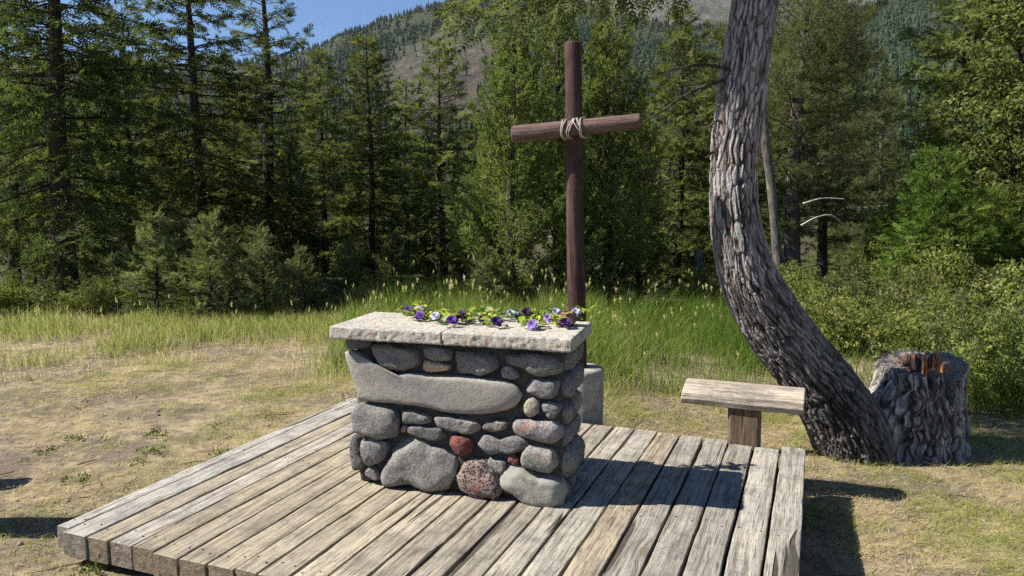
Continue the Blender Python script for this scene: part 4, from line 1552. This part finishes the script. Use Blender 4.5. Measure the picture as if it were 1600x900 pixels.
proto('tall', conifer(1, 8.6, 2.2, 0.8, 0.31, 6, T_SPR, (-18, 25), 0.22, 0.12, 0.5, 0.19, (0.01, 0), 0.25, 14, step=0.155, sstep=0.15, hang=0.45, twig=0.31, rag=0.45), BARK_D, F_DARK)
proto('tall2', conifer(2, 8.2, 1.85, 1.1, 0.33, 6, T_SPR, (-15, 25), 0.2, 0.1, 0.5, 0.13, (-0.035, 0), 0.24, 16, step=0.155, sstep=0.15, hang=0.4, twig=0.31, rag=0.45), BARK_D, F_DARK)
proto('spruce', conifer(3, 7.8, 1.8, 0.6, 0.3, 6, T_SPR, (-12, 30), 0.18, 0.12, 0.8, 0.16, (-0.008, 0), 0.2, 14, step=0.14, sstep=0.14, hang=0.25, twig=0.3, rag=0.45), BARK_D, F_SPRUCE)
proto('narrow', conifer(4, 6.0, 1.3, 0.15, 0.24, 7, T_SPR, (-20, 35), 0.15, 0.15, 0.75, 0.09, (0.005, 0), 0.19, 6, step=0.12, sstep=0.12, hang=0.3, twig=0.38, rag=0.4), BARK_D, F_SPRUCE)
proto('narrow2', conifer(5, 6.0, 1.25, 0.2, 0.25, 7, T_SPR, (-25, 30), 0.18, 0.15, 0.65, 0.09, (-0.006, 0), 0.19, 8, step=0.12, sstep=0.12, hang=0.35, twig=0.38, rag=0.5), BARK_D, F_SPRUCE)
proto('juniper', conifer(6, 5.0, 1.4, 0.05, 0.34, 5, T_PLU, (38, 72), -0.02, 0.1, 0.42, 0.1, (0, 0), 0.17, 0, step=0.1, sstep=0.09, hang=-0.25, twig=0.42, spread=40, jit=0.38, rag=0.6, taper_low=0.6), BARK_D, F_JUN)
proto('juniper2', conifer(7, 5.0, 1.35, 0.05, 0.34, 5, T_PLU, (34, 70), -0.02, 0.1, 0.45, 0.1, (0.01, 0), 0.17, 0, step=0.1, sstep=0.09, hang=-0.2, twig=0.42, spread=42, jit=0.38, rag=0.65, taper_low=0.6), BARK_D, F_JUN)
proto('pine', conifer(8, 9.0, 2.2, 1.5, 0.4, 6, T_TUFT, (5, 50), 0.05, 0.15, 0.5, 0.19, (0.005, 0), 0.22, 10, step=0.14, sstep=0.13, hang=0.05, twig=0.42, rag=0.55, jit=0.4), BARK_G, F_PINE)
proto('pine2', conifer(9, 8.0, 1.8, 1.1, 0.4, 6, T_TUFT, (0, 45), 0.08, 0.15, 0.5, 0.13, (0.012, 0), 0.22, 12, step=0.14, sstep=0.13, hang=0.05, twig=0.42, rag=0.55, jit=0.4), BARK_D, F_PINE)
proto('light', conifer(10, 8.5, 1.8, 0.4, 0.3, 6, T_SPR, (0, 45), 0.2, 0.1, 0.5, 0.12, (0.004, 0), 0.21, 5, step=0.13, sstep=0.13, hang=0.35, twig=0.4, rag=0.5, jit=0.5), BARK_D, F_LIGHT)
proto('light2', conifer(11, 8.5, 1.6, 0.3, 0.33, 6, T_LEAF, (25, 60), 0.12, 0.05, 0.45, 0.1, (-0.01, 0), 0.2, 5, step=0.14, sstep=0.13, hang=0.15, twig=0.4, rag=0.5, jit=0.6), BARK_D, F_LIGHT)
proto('young', conifer(12, 2.6, 0.95, 0.1, 0.13, 7, T_SPR, (0, 45), 0.1, 0.12, 0.75, 0.045, (0, 0), 0.15, 0, step=0.1, sstep=0.09, hang=0.1, twig=0.42), BARK_D, F_BRIGHT)
proto('small_juniper', conifer(13, 1.7, 0.62, 0.02, 0.13, 5, T_SPR, (15, 60), 0.02, 0.1, 0.85, 0.03, (0.03, 0), 0.13, 0, step=0.08, sstep=0.07, hang=0.0, twig=0.42, spread=45, rag=0.7, taper_low=0.6), BARK_D, F_SAGE)
proto('shrub', shrub(14, 1.25, 0.8, 24, T_LEAF, 0.125, (35, 88), 0.4, 0.12, 0.75), BARK_T, F_SHRUB)
proto('shrub2', shrub(15, 1.2, 0.9, 20, T_LEAF, 0.11, (25, 88), 0.4, 0.12, 0.75), BARK_T, F_SAGE)


def plant(kind, px, Y, s, rot, name, label, cat='tree', group=None, sz=None, x=None, z=None):
    X = (px - 800) / 1211.0 * Y if x is None else x
    t = thing(name, label, cat, (X, Y, gz(X, Y) if z is None else z), rot, group)
    t.scale = (s, s, sz or s)
    tr, cr = PROTO[kind]
    obj('trunk', tr, None, t)
    obj('crown', cr, None, t)
    return t


GL, GC, GR = 'conifers beyond the dry grass', 'junipers behind the cross', 'trees behind the bent tree'
plant('tall', 96, 13.2, 1.0, 0.5, 'spruce_tree', 'massive dark spruce with a thick bare lower trunk at the clearing edge', group=GL)
plant('tall2', 318, 16.0, 1.0, 1.2, 'spruce_tree', 'dark spruce with a slanting slim trunk between two thicker spruces', group=GL)
plant('spruce', 420, 18.0, 1.0, 2.5, 'spruce_tree', 'open spruce with a straight dark trunk and flat branches against blue sky', group=GL)
plant('narrow', 578, 19.0, 0.98, 0.3, 'spruce_tree', 'narrow dark spruce below the bare rocky slope', group=GL)
plant('narrow2', 690, 18.0, 0.93, 1.9, 'spruce_tree', 'slender spruce with sunlit side and pointed top just below the rocks', group=GL)
plant('narrow', 505, 22.0, 1.05, 2.2, 'spruce_tree', 'dark spruce filling the gap behind the open spruce', group=GL)
plant('narrow2', 635, 23.0, 0.95, 3.1, 'spruce_tree', 'low dark spruce behind the narrow pair', group=GL)
plant('tall2', 15, 18.5, 0.9, 4.0, 'spruce_tree', 'dark spruce behind the massive one', group=GL)
plant('tall', 205, 21.0, 0.85, 2.0, 'spruce_tree', 'dark spruce seen between the massive trunk and the slanting trunk', group=GL)
plant('narrow', 370, 24.0, 1.0, 5.0, 'spruce_tree', 'dark spruce glimpsed behind the open spruce trunk', group=GL)
plant('narrow2', 260, 16.5, 0.6, 1.0, 'spruce_tree', 'small spruce under the slanting trunk', group=GL)
plant('narrow', 455, 17.5, 0.55, 1.7, 'spruce_tree', 'small spruce at the foot of the open spruce', group=GL)
plant('narrow2', 745, 20.0, 0.7, 0.7, 'spruce_tree', 'short spruce tucked against the tall junipers', group=GL)
plant('tall', -250, 22.0, 0.9, 3.0, 'spruce_tree', 'tall spruce past the massive one along the clearing', group=GL)
plant('tall2', -420, 20.0, 0.9, 1.0, 'spruce_tree', 'slim spruce beyond the tall one past the massive trunk', group=GL)
plant('narrow', -170, 25.0, 1.0, 2.0, 'spruce_tree', 'narrow spruce standing well past the massive trunk', group=GL)
plant('juniper', 800, 13.0, 0.92, 0.4, 'juniper_tree', 'bright green juniper with feathery upright plumes right beside the cross', group=GC)
plant('juniper2', 872, 14.2, 1.06, 1.3, 'juniper_tree', 'tall juniper rising straight behind the cross post', group=GC)
plant('juniper', 950, 14.0, 0.98, 2.7, 'juniper_tree', 'tall juniper past the short arm tip of the cross', group=GC)
plant('juniper2', 765, 14.5, 0.66, 4.4, 'juniper_tree', 'shorter juniper leaning into the bright one', group=GC)
plant('juniper', 1000, 15.0, 0.7, 5.2, 'juniper_tree', 'dark lower juniper at the edge of the green grass', group=GC)
plant('juniper2', 905, 13.0, 0.55, 2.2, 'juniper_tree', 'low dark juniper at the cross foot', group=GC)
plant('narrow', 1060, 17.0, 1.02, 1.1, 'spruce_tree', 'pointed spruce between the cross and the bent trunk', group=GR)
plant('narrow2', 1125, 19.0, 1.05, 0.1, 'spruce_tree', 'spruce half hidden by the bent trunk', group=GR)
plant('pine', 1242, 16.5, 1.0, 0.9, 'pine_tree', 'grey green pine with a pale thick trunk behind the bent tree', group=GR)
plant('pine2', 1290, 20.0, 1.0, 2.4, 'pine_tree', 'pine with a dark straight trunk beyond the pale trunked pine', group=GR)
plant('pine2', 1185, 21.0, 0.9, 4.1, 'pine_tree', 'pine hidden mostly by the bent trunk', group=GR)
plant('pine', 1376, 24.0, 0.72, 3.3, 'pine_tree', 'smaller pine in front of the sunlit hillside', group=GR)
plant('light', 1492, 16.0, 1.0, 0.6, 'fir_tree', 'tall loose yellow green fir above the young bright fir', group=GR)
plant('light2', 1575, 14.5, 0.95, 1.6, 'birch_tree', 'tall leafy light green tree at the thicket side', group=GR)
plant('light', 1600, 18.5, 1.05, 2.9, 'fir_tree', 'yellow green fir behind the leafy light tree', group=GR)
plant('young', 1470, 11.8, 1.0, 0.2, 'fir_tree', 'young bright green fir behind the stump', group=GR)
plant('young', 1560, 12.5, 0.8, 1.4, 'fir_tree', 'smaller bright young fir against the leafy tree', group=GR)
plant('young', 1400, 15.5, 0.75, 2.4, 'fir_tree', 'small young fir in the gap beside the dark trunked pine', group=GR)
plant('light', 1740, 13.0, 0.95, 1.0, 'fir_tree', 'yellow green fir past the leafy light tree', group=GR)
for j, (px, Y, s) in enumerate([(1330, 60, 1.6), (1375, 75, 1.7), (1410, 55, 1.3), (1300, 85, 1.7), (1440, 90, 1.9), (1030, 60, 1.4), (1085, 70, 1.5), (730, 55, 1.2), (650, 65, 1.4), (360, 60, 1.3), (180, 70, 1.5), (550, 48, 1.1), (450, 70, 1.6), (260, 52, 1.2), (1350, 40, 0.9), (1395, 44, 1.0), (1180, 60, 1.4)]):
    plant(['narrow', 'narrow2'][j % 2], px, Y, s, j * 1.3, 'spruce_tree', 'distant spruce standing down in the valley behind the front trees', group='spruces down in the valley')
rngf = np.random.default_rng(8)
for j, px in enumerate([-60, 45, 140, 250, 345, 480, 540, 600, 665, 720, 1020, 1090, 1150, 1225]):
    Y = rngf.uniform(23, 34)
    plant(['narrow', 'narrow2'][j % 2], px, Y, rngf.uniform(0.42, 0.62) * (Y / 24), rngf.uniform(0, 6), 'spruce_tree', 'dark spruce deep in the shaded stand behind the front row', group='spruces deep in the stand')
SH = [(322, 11.0, 0.85, 'small_juniper'), (236, 11.4, 0.85, 'small_juniper'), (404, 11.6, 0.75, 'small_juniper'), (468, 12.0, 0.6, 'small_juniper'), (275, 12.4, 0.8, 'small_juniper'),
      (362, 12.6, 0.55, 'small_juniper'), (170, 12.2, 0.5, 'small_juniper'), (540, 14.2, 0.65, 'small_juniper'), (610, 15.0, 0.7, 'small_juniper'), (760, 12.2, 0.6, 'small_juniper')]
SHL = ['large grey green juniper shrub, brightest of those under the slanting trunk', 'broad juniper shrub between the massive trunk and the slanting trunk',
       'juniper shrub at the foot of the open spruce', 'small juniper shrub just past the foot of the open spruce', 'juniper shrub tucked behind the two largest shrubs',
       'small juniper shrub between the brightest one and the open spruce', 'little juniper shrub beside the massive trunk', 'small dark juniper shrub before the narrow dark spruce',
       'small juniper shrub between the narrow spruces under the rocks', 'low juniper shrub at the foot of the bright feathery juniper']
for j, (px, Y, s, kd) in enumerate(SH):
    plant(kd, px, Y, s, j * 0.9, 'juniper_shrub', SHL[j], 'shrub', 'low junipers under the conifers')
for j, (px, Y, s) in enumerate([(20, 11.6, 0.55), (75, 11.9, 0.6), (130, 11.5, 0.5), (195, 11.4, 0.4), (-40, 11.3, 0.6), (500, 13.0, 0.5), (570, 13.0, 0.5), (655, 13.3, 0.5), (720, 12.8, 0.5)]):
    plant('shrub2' if j % 2 else 'shrub', px, Y, s, j * 1.7, 'bush', 'low leafy bush along the dark forest edge', 'shrub', 'low bushes at the forest edge')
THICKET = [(1258, 10.4, 0.6, 0.9, 'shrub', 'low leafy bush showing just past the bent trunk'),
           (1330, 9.4, 0.75, 0.7, 'shrub', 'rounded yellow green bush between the bent trunk and the stump'),
           (1395, 9.9, 0.8, 1.0, 'shrub2', 'grey green loose bush rising right behind the stump'),
           (1468, 8.9, 0.8, 0.75, 'shrub', 'leafy bush behind the stump with yellow green tips'),
           (1545, 7.9, 0.8, 0.95, 'shrub2', 'open grey green bush beside the stump'),
           (1612, 7.0, 0.75, 0.8, 'shrub', 'bright leafy bush nearest the stump side ground'),
           (1500, 10.6, 1.0, 1.15, 'shrub', 'tall bush under the young bright fir'),
           (1590, 10.0, 1.05, 1.2, 'shrub2', 'tall grey green bush under the leafy light tree'),
           (1340, 12.4, 1.0, 0.9, 'shrub2', 'grey green bush at the foot of the dark trunked pine'),
           (1232, 13.2, 0.9, 0.8, 'shrub', 'bush at the foot of the pale trunked pine'),
           (1112, 13.0, 0.7, 0.8, 'shrub', 'bush beside the short cut off grey trunk'),
           (1700, 8.5, 1.1, 1.1, 'shrub', 'leafy bush at the far end of the thicket'),
           (1420, 13.0, 0.9, 1.1, 'shrub', 'bush below the gap to the sunlit hillside')]
for j, (px, Y, s, sz, kd, lab) in enumerate(THICKET):
    plant(kd, px, Y, s, j * 1.1, 'bush', lab, 'shrub', 'bushes in the thicket behind the stump', sz=sz)

# foliage of the bent tree: limbs above the picture, drooping sprays reaching over the cross
c = Crown(44, T_SPR)


def at_trunk(z):
    return np.array([np.interp(z, PT[:, 2], PT[:, 0]), np.interp(z, PT[:, 2], PT[:, 1]), z])


rg = c.rg
for (z, az, L, el, dr) in [(3.75, 158, 2.3, 2, 0.24), (3.85, 150, 2.7, 0, 0.24), (3.8, 162, 1.8, 4, 0.25), (3.8, 143, 2.2, 2, 0.25), (3.9, 154, 2.5, 3, 0.27), (3.75, 147, 1.7, 3, 0.25),
                           (3.9, 185, 1.65, 12, 0.1), (4.05, 181, 1.8, 10, 0.1), (4.0, 187, 1.7, 14, 0.1), (4.25, 183, 2.1, 8, 0.1), (4.45, 181, 2.3, 6, 0.1), (4.4, 187, 2.2, 8, 0.1), (4.6, 184, 2.4, 5, 0.1),
                           (4.15, 183, 1.9, 10, 0.1), (4.35, 185, 2.1, 9, 0.1), (4.7, 181, 2.5, 5, 0.1), (4.8, 186, 2.6, 5, 0.1), (3.95, 183, 1.7, 13, 0.1), (4.1, 192, 1.8, 10, 0.1), (4.3, 194, 2.0, 9, 0.1), (4.55, 191, 2.3, 6, 0.1), (4.5, 189, 2.3, 6, 0.1), (4.2, 190, 2.0, 9, 0.1)]:
    c.limb(at_trunk(z), R(az), L, R(el), dr, 0.0, 0.03, twig=0.32, bare=0.2, step=0.12, sstep=0.11, size=0.18, hang=0.9 if az < 170 else 0.35, jit=0.4)
z = 4.2
while z < 9.3:
    for j in range(5):
        c.limb(at_trunk(z), rg.uniform(0, 6.28), (9.9 - z) * 0.3 * rg.uniform(0.6, 1.1) + 0.2, R(rg.uniform(-5, 25)), 0.2, 0.05, 0.025, twig=0.34, bare=0.25, step=0.17, sstep=0.17, size=0.19, hang=0.5)
    z += 0.4
# dead twigs low on the trunk
for (px, py, dx, dz, L) in [(1125, 108, -1, 0.02, 0.55), (1122, 125, -1, -0.45, 0.6), (1118, 195, -1, 0.1, 0.12), (1112, 245, -1, 0.25, 0.1)]:
    s0 = on_y(px + 12, py, 5.5)
    n = 7
    t = np.linspace(0, 1, n)
    pth = s0 + np.stack([dx * L * t, 0.1 * L * t, dz * L * t + 0.03 * np.sin(t * 5)], 1)
    V, F = tube_np(pth, np.linspace(0.014, 0.004, n), 5, True)
    c.wood.add(V, F)
wm = c.wood.mesh('branches', smooth_shade=True)
wm.transform(Matrix.Translation(-Vector(bt_o)))
obj('branches', wm, BARK_D, bent)
cm = c.crown_mesh()
cm.transform(Matrix.Translation(-Vector(bt_o)))
obj('crown', cm, F_PINE, bent)

# two slim bare trunks and a short snag between the bent tree and the pine
def slim(px_path, Y, r0, r1, name, label, bark):
    pts = np.array([on_y(x, y, Y) for x, y in px_path])
    o_ = np.array([pts[0][0], Y, gz(pts[0][0], Y)])
    pts = np.vstack([[pts[0][0], Y, o_[2] - 0.1], pts])
    P_, _ = spline(np.column_stack([pts, np.linspace(r0, r1, len(pts))]), 40)
    V, F = tube_np(P_[:, :3] - o_, P_[:, 3], 12)
    t = thing(name, label, 'tree', tuple(o_))
    obj('trunk', mesh_np('trunk', V, F, smooth_shade=True), bark, t)


slim([(1216, 425), (1213, 380), (1206, 300), (1196, 220), (1192, 150), (1198, 40), (1200, -60)], 12.0, 0.085, 0.05, 'dead_tree', 'slim crooked bare trunk close behind the bent tree', BARK_G)
slim([(1093, 445), (1092, 415), (1091, 390)], 14.0, 0.085, 0.08, 'tree_snag', 'short cut off grey trunk below the pointed spruce', BARK_G)

WHITE = NT('bleached_branch').done((0.5, 0.47, 0.42), 0.8)
for pts, lab in (([(1252, 352), (1275, 340), (1300, 337), (1325, 358)], 'bleached forked dead branch hanging by the dark pine trunk'), ([(1255, 318), (1285, 310), (1320, 311)], 'thin bleached dead twig above the forked one')):
    P_ = np.array([on_y(x, y, 15.0 + 0.1 * i) for i, (x, y) in enumerate(pts)])
    S_, _ = spline(P_, 20)
    o_ = S_[0].copy()
    V, F = tube_np(S_ - o_, np.linspace(0.02, 0.008, 20), 5)
    tag(obj('dead_branch', mesh_np('dead_branch', V, F, smooth_shade=True), WHITE, None, tuple(o_)), lab, 'branch')
WIRE = NT('metal_wire').done((0.6, 0.6, 0.6), 0.4)
for dy, lab in ((0, 'upper pale overhead wire strung behind the trees'), (9, 'lower pale overhead wire strung behind the trees')):
    P_ = np.array([on_y(x, 350 + dy - 0.075 * (x - 1000), 34.0) for x in np.linspace(690, 2500, 60)])
    V, F = tube_np(P_, np.full(60, 0.012), 5)
    tag(obj('overhead_wire', mesh_np('overhead_wire', V, F), WIRE), lab, 'wire')

# ------------------------------------------------------------------ grass
def blades(P, h, w, lean_dir, lean, seg):
    n = len(P)
    t = np.linspace(0, 1, seg + 1)
    side = np.stack([-np.sin(lean_dir + 0.9), np.cos(lean_dir + 0.9), np.zeros(n)], 1)
    ld = np.stack([np.cos(lean_dir), np.sin(lean_dir), np.zeros(n)], 1)
    rows = []
    for k in range(seg):
        c_ = P + ld * (h * lean * t[k] ** 2)[:, None] + np.array([0, 0, 1.0]) * (h * (t[k] - 0.35 * np.minimum(lean, 1.6) * t[k] ** 2))[:, None]
        ww = (w * (1 - 0.75 * t[k]) * 0.5)[:, None]
        rows += [c_ - side * ww, c_ + side * ww]
    tip = P + ld * (h * lean)[:, None] + np.array([0, 0, 1.0]) * (h * (1 - 0.35 * np.minimum(lean, 1.6)))[:, None]
    V = np.stack(rows + [tip], 1)
    m = 2 * seg + 1
    F = []
    for k in range(seg - 1):
        F += [(2 * k, 2 * k + 1, 2 * k + 3), (2 * k, 2 * k + 3, 2 * k + 2)]
    F.append((2 * seg - 2, 2 * seg - 1, 2 * seg))
    F = np.array(F)
    FF = (F[None] + (np.arange(n) * m)[:, None, None]).reshape(-1, 3)
    return V.reshape(-1, 3), FF, m


def on_deck(x, y, mrg=0.0):
    p_ = x * SA + y * CA
    q_ = x * CA - y * SA
    return (q_ > -3.493 - mrg) & (q_ < 0.0 + mrg) & (p_ > 2.548 - mrg) & (p_ < 5.225 + mrg)


def blocked(x, y):
    b = (np.hypot(x - sx_, y - sy_) < 0.4) | (np.hypot(x - cx_, y - cy_) < 0.19)
    b |= (np.hypot(x - TP[0][0], y - TP[0][1]) < 0.36)
    return b


TBX = [-14, -5, -3.6, -3.05, -2.6, -2.25, -1.5, 0.5, 1.5, 2.3, 3.3, 4.2, 9]
TBY = [7.0, 7.2, 7.7, 8.7, 9.0, 7.35, 7.0, 6.95, 6.8, 6.7, 6.2, 5.4, 5.0]


def tall_edge(x, y=None):
    e_ = np.interp(x, TBX, TBY)
    return e_ + 0.35 * vnoise(np.stack([x * 1.3, x * 0, x * 0], 1), 3)


def grass_material(name, stops, trans=0.5):
    k = NT(name)
    col = k.ramp(k.attr('tint'), stops)
    d = k.node('ShaderNodeBsdfDiffuse', {'Color': col})
    t = k.node('ShaderNodeBsdfTranslucent', {'Color': col})
    k.L(k.node('ShaderNodeMixShader', {0: trans, 1: d, 2: t}), k.out.inputs[0])
    k.n.remove(k.b)
    return k.m


GRASS = grass_material('grass_blades', [(0.0, (0.1, 0.17, 0.03)), (0.3, (0.22, 0.29, 0.055)), (0.55, (0.36, 0.38, 0.1)), (0.8, (0.5, 0.43, 0.2)), (1.0, (0.62, 0.52, 0.31))])


def fov_ok(x, y, m=1.18):
    return np.abs(x) < (y * 800 / 1202.0) * m + 0.5


rng = np.random.default_rng(505)
# tall meadow grass
n = 210000
x = rng.uniform(-10, 9, n)
y = rng.uniform(4.6, 14, n)
e_ = tall_edge(x)
P2 = np.stack([x, y, x * 0], 1)
cl = fbm(P2 * 1.4, 3, 12)
ok = (y > e_) & fov_ok(x, y) & ~on_deck(x, y, 0.12) & ~blocked(x, y)
ok &= rng.random(n) < np.clip(0.72 + 0.75 * cl, 0.1, 1) * np.interp(y, [5, 9, 14], [1, 0.8, 0.35])
x, y, e_, cl = x[ok], y[ok], e_[ok], cl[ok]
n = len(x)
ins = smooth(0, 0.9, y - e_)
right = smooth(-2.5, -2.0, x)
h = (0.08 + ins * (0.11 + 0.24 * right)) * rng.uniform(0.5, 1.35, n) * (1 + 0.45 * cl)
dry = np.clip(0.38 + 0.5 * (1 - ins) - 0.12 * right + 0.2 * rng.normal(size=n) - 0.22 * cl + 0.2 * (1 - right) - 0.2 * smooth(0.5, 1.8, x), 0, 1)
P = np.stack([x, y, ground_z(x, y) - 0.01], 1)
V, F, m = blades(P, h, rng.uniform(0.004, 0.0085, n) * np.interp(y, [5, 12], [0.9, 1.5]), rng.uniform(0, 6.28, n), rng.uniform(0.1, 0.8, n), 3)
gob = obj('grass', mesh_np('tall_grass', V, F, tint=np.repeat(dry, m)), GRASS)
tag(gob, 'tall green and straw coloured meadow grass round the clearing', 'grass', kind='stuff')
# seed heads
sel = (rng.random(n) < 0.004 + 0.01 * right) & (ins > 0.6)
sp = np.stack([x[sel], y[sel], ground_z(x[sel], y[sel])], 1)
ns = len(sp)
hs = np.maximum(h[sel], 0.25) * rng.uniform(1.1, 1.4, ns)
V1, F1, m1 = blades(sp, hs, np.full(ns, 0.004), rng.uniform(0, 6.28, ns), rng.uniform(0.05, 0.25, ns), 2)
tips = V1.reshape(ns, m1, 3)[:, -1]
tt_ = tmpl_tuft(np.random.default_rng(3), 8, 0.45, 0.16)
V2, F2 = scatter(tt_, frame_from(np.array([0, 0, 1.0]) + rng.normal(0, 0.15, (ns, 3)), np.tile([0, 1.0, 0], (ns, 1))), tips - np.array([0, 0, 0.05]), rng.uniform(0.06, 0.1, ns))
tn = rng.uniform(0.5, 0.85, ns)
sh = obj('grass', mesh_np('seed_heads', np.concatenate([V1, V2]), np.concatenate([F1, F2 + len(V1)]), tint=np.concatenate([np.repeat(tn, m1), np.repeat(tn, len(tt_[0]))])), GRASS)
tag(sh, 'pale feathery grass seed heads standing above the meadow grass', 'grass', kind='stuff')
# short dry turf
n = 330000
x = rng.uniform(-7, 5.2, n)
y = rng.uniform(2.0, 9.2, n)
e_ = tall_edge(x)
P2 = np.stack([x, y, x * 0], 1)
cl = fbm(P2 * 1.1 + 4, 4, 22)
fine = fbm(P2 * 6, 2, 23)
ok = (y < e_ + 0.5) & fov_ok(x, y, 1.12) & ~on_deck(x, y, 0.015) & ~blocked(x, y)
leftdirt = smooth(-1.6, -3.2, x + 0.0 * y) * (1 - smooth(6.2, 7.4, y))
ok &= rng.random(n) < np.clip(0.72 + 0.6 * cl + 0.35 * fine - 0.55 * leftdirt * 0.75, 0.04, 1)
x, y, cl, fine = x[ok], y[ok], cl[ok], fine[ok]
n = len(x)
rs = smooth(1.2, 2.4, x)
gr = smooth(0.0, 0.5, fbm(np.stack([x * 2.2, y * 2.2, x * 0], 1), 3, 31) + 0.1 * rs)
h = rng.uniform(0.018, 0.06, n) * (1 + 0.6 * gr) * (1 + 0.25 * rs)
dry = np.clip(0.84 - 0.42 * gr * (0.6 + 0.4 * rng.random(n)) + 0.14 * rng.normal(size=n), 0, 1)
P = np.stack([x, y, ground_z(x, y) - 0.004], 1)
V, F, m = blades(P, h, rng.uniform(0.0025, 0.005, n), rng.uniform(0, 6.28, n), rng.uniform(0.3, 2.2, n), 2)
so = obj('grass', mesh_np('short_grass', V, F, tint=np.repeat(dry, m)), GRASS)
tag(so, 'short trampled straw and sparse turf round the platform', 'grass', kind='stuff')
n = 90000
x = rng.uniform(-6.5, 5.2, n)
y = rng.uniform(2.2, 9.0, n)
ok = (y < tall_edge(x) + 0.3) & fov_ok(x, y, 1.1) & ~on_deck(x, y, 0.02) & ~blocked(x, y) & (rng.random(n) < np.clip(0.5 + 0.8 * fbm(np.stack([x * 1.6, y * 1.6, x * 0], 1), 3, 41) - 0.25 * smooth(-1.6, -3.0, x), 0.05, 1))
x, y = x[ok], y[ok]
n = len(x)
a_ = rng.uniform(0, 6.28, n)
ln_ = rng.uniform(0.03, 0.11, n)
d_ = np.stack([np.cos(a_), np.sin(a_), rng.normal(0.08, 0.12, n)], 1) * ln_[:, None]
w_ = np.stack([-np.sin(a_), np.cos(a_), rng.normal(0, 0.3, n)], 1) * rng.uniform(0.0012, 0.003, n)[:, None]
b_ = np.stack([x, y, ground_z(x, y) + rng.uniform(0.002, 0.014, n)], 1)
V = np.stack([b_ - w_, b_ + w_, b_ + d_], 1).reshape(-1, 3)
lit = obj('straw', mesh_np('straw', V, np.arange(3 * n).reshape(-1, 3), tint=np.repeat(rng.uniform(0.72, 1.0, n) - 0.75 * (rng.random(n) < 0.06), 3)), GRASS)
tag(lit, 'loose dead straw lying over the trampled ground', 'straw', kind='stuff')
gp, gt_ = Gather(), Gather()
for k in range(420):
    x_, y_ = rng.uniform(-5.5, 4.6), rng.uniform(2.4, 7.6)
    if on_deck(np.array([x_]), np.array([y_]), 0.05)[0] or y_ > np.interp(x_, TBX, TBY):
        continue
    z_ = gz(x_, y_)
    if k % 2:
        r_ = rng.uniform(0.006, 0.02)
        V, F = tube_np(np.array([(0, 0, -0.6), (0.1, 0, 0.0), (0, 0.1, 0.7)]) * r_ + np.array([x_, y_, z_]), [r_ * 0.7, r_, r_ * 0.55], 6)
        gp.add(V, F)
    else:
        a_ = rng.uniform(0, 6.28)
        l_ = rng.uniform(0.05, 0.28)
        t_ = np.linspace(-0.5, 0.5, 4)
        pth = np.stack([x_ + np.cos(a_) * l_ * t_ + rng.normal(0, 0.008, 4), y_ + np.sin(a_) * l_ * t_ + rng.normal(0, 0.008, 4), z_ + 0.012 + rng.uniform(0, 0.012, 4)], 1)
        V, F = tube_np(pth, np.linspace(0.004, 0.002, 4), 4)
        gt_.add(V, F)
tag(obj('pebbles', gp.mesh('pebbles', smooth_shade=True), STONE, None, (0, 0, 0), 0, (0.22, 0.2, 0.17)), 'small grey pebbles strewn on the dry ground', 'pebbles', kind='stuff')
tag(obj('twigs', gt_.mesh('twigs'), BARK_T), 'thin fallen twigs strewn on the dry ground', 'twigs', kind='stuff')
# weeds: little green rosettes on the bare ground
c = Crown(61, T_LEAF)
for (wx_, wy_) in [on_z(px, py, 0)[:2] for px, py in [(245, 680), (120, 748), (70, 700), (110, 680), (335, 665), (150, 880), (420, 650), (215, 720), (235, 700), (195, 865), (345, 705), (40, 715)]]:
    wsz = rng.uniform(0.6, 1.4)
    for j in range(12):
        a_ = rng.uniform(0, 6.28)
        c.spray(np.array([[wx_ + 0.05 * math.cos(a_) * rng.random(), wy_ + 0.05 * math.sin(a_) * rng.random(), gz(wx_, wy_) + 0.01]]), np.array([[math.cos(a_), math.sin(a_), 0.5]]), np.array([rng.uniform(0.03, 0.05) * wsz]), rng.random(1))
wo = obj('weeds', c.crown_mesh('weeds'), F_BRIGHT)
tag(wo, 'small bright green weeds sprouting from the dry soil', 'weeds', kind='stuff')

# ------------------------------------------------------------------ haze
hz = NT('valley_air')
hz.n.remove(hz.b)
pv = hz.n.new('ShaderNodeVolumePrincipled')
pv.inputs['Color'].default_value = (0.78, 0.88, 1.0, 1)
pv.inputs['Density'].default_value = 0.000027
pv.inputs['Anisotropy'].default_value = 0.1
hz.L(pv.outputs[0], hz.out.inputs['Volume'])
HX, HY0, HY1, HZ0, HZ1 = 4900.0, -4900.0, 4900.0, -30.0, 1350.0
Vh = np.array([(x_, y_, z_) for z_ in (HZ0, HZ1) for y_ in (HY0, HY1) for x_ in (-HX, HX)])
Fh = np.array([(0, 2, 3, 1), (4, 5, 7, 6), (0, 1, 5, 4), (2, 6, 7, 3), (0, 4, 6, 2), (1, 3, 7, 5)])
hazeo = obj('haze', mesh_np('haze', Vh, Fh), hz.m)
tag(hazeo, 'thin bluish mountain air', kind='stuff')
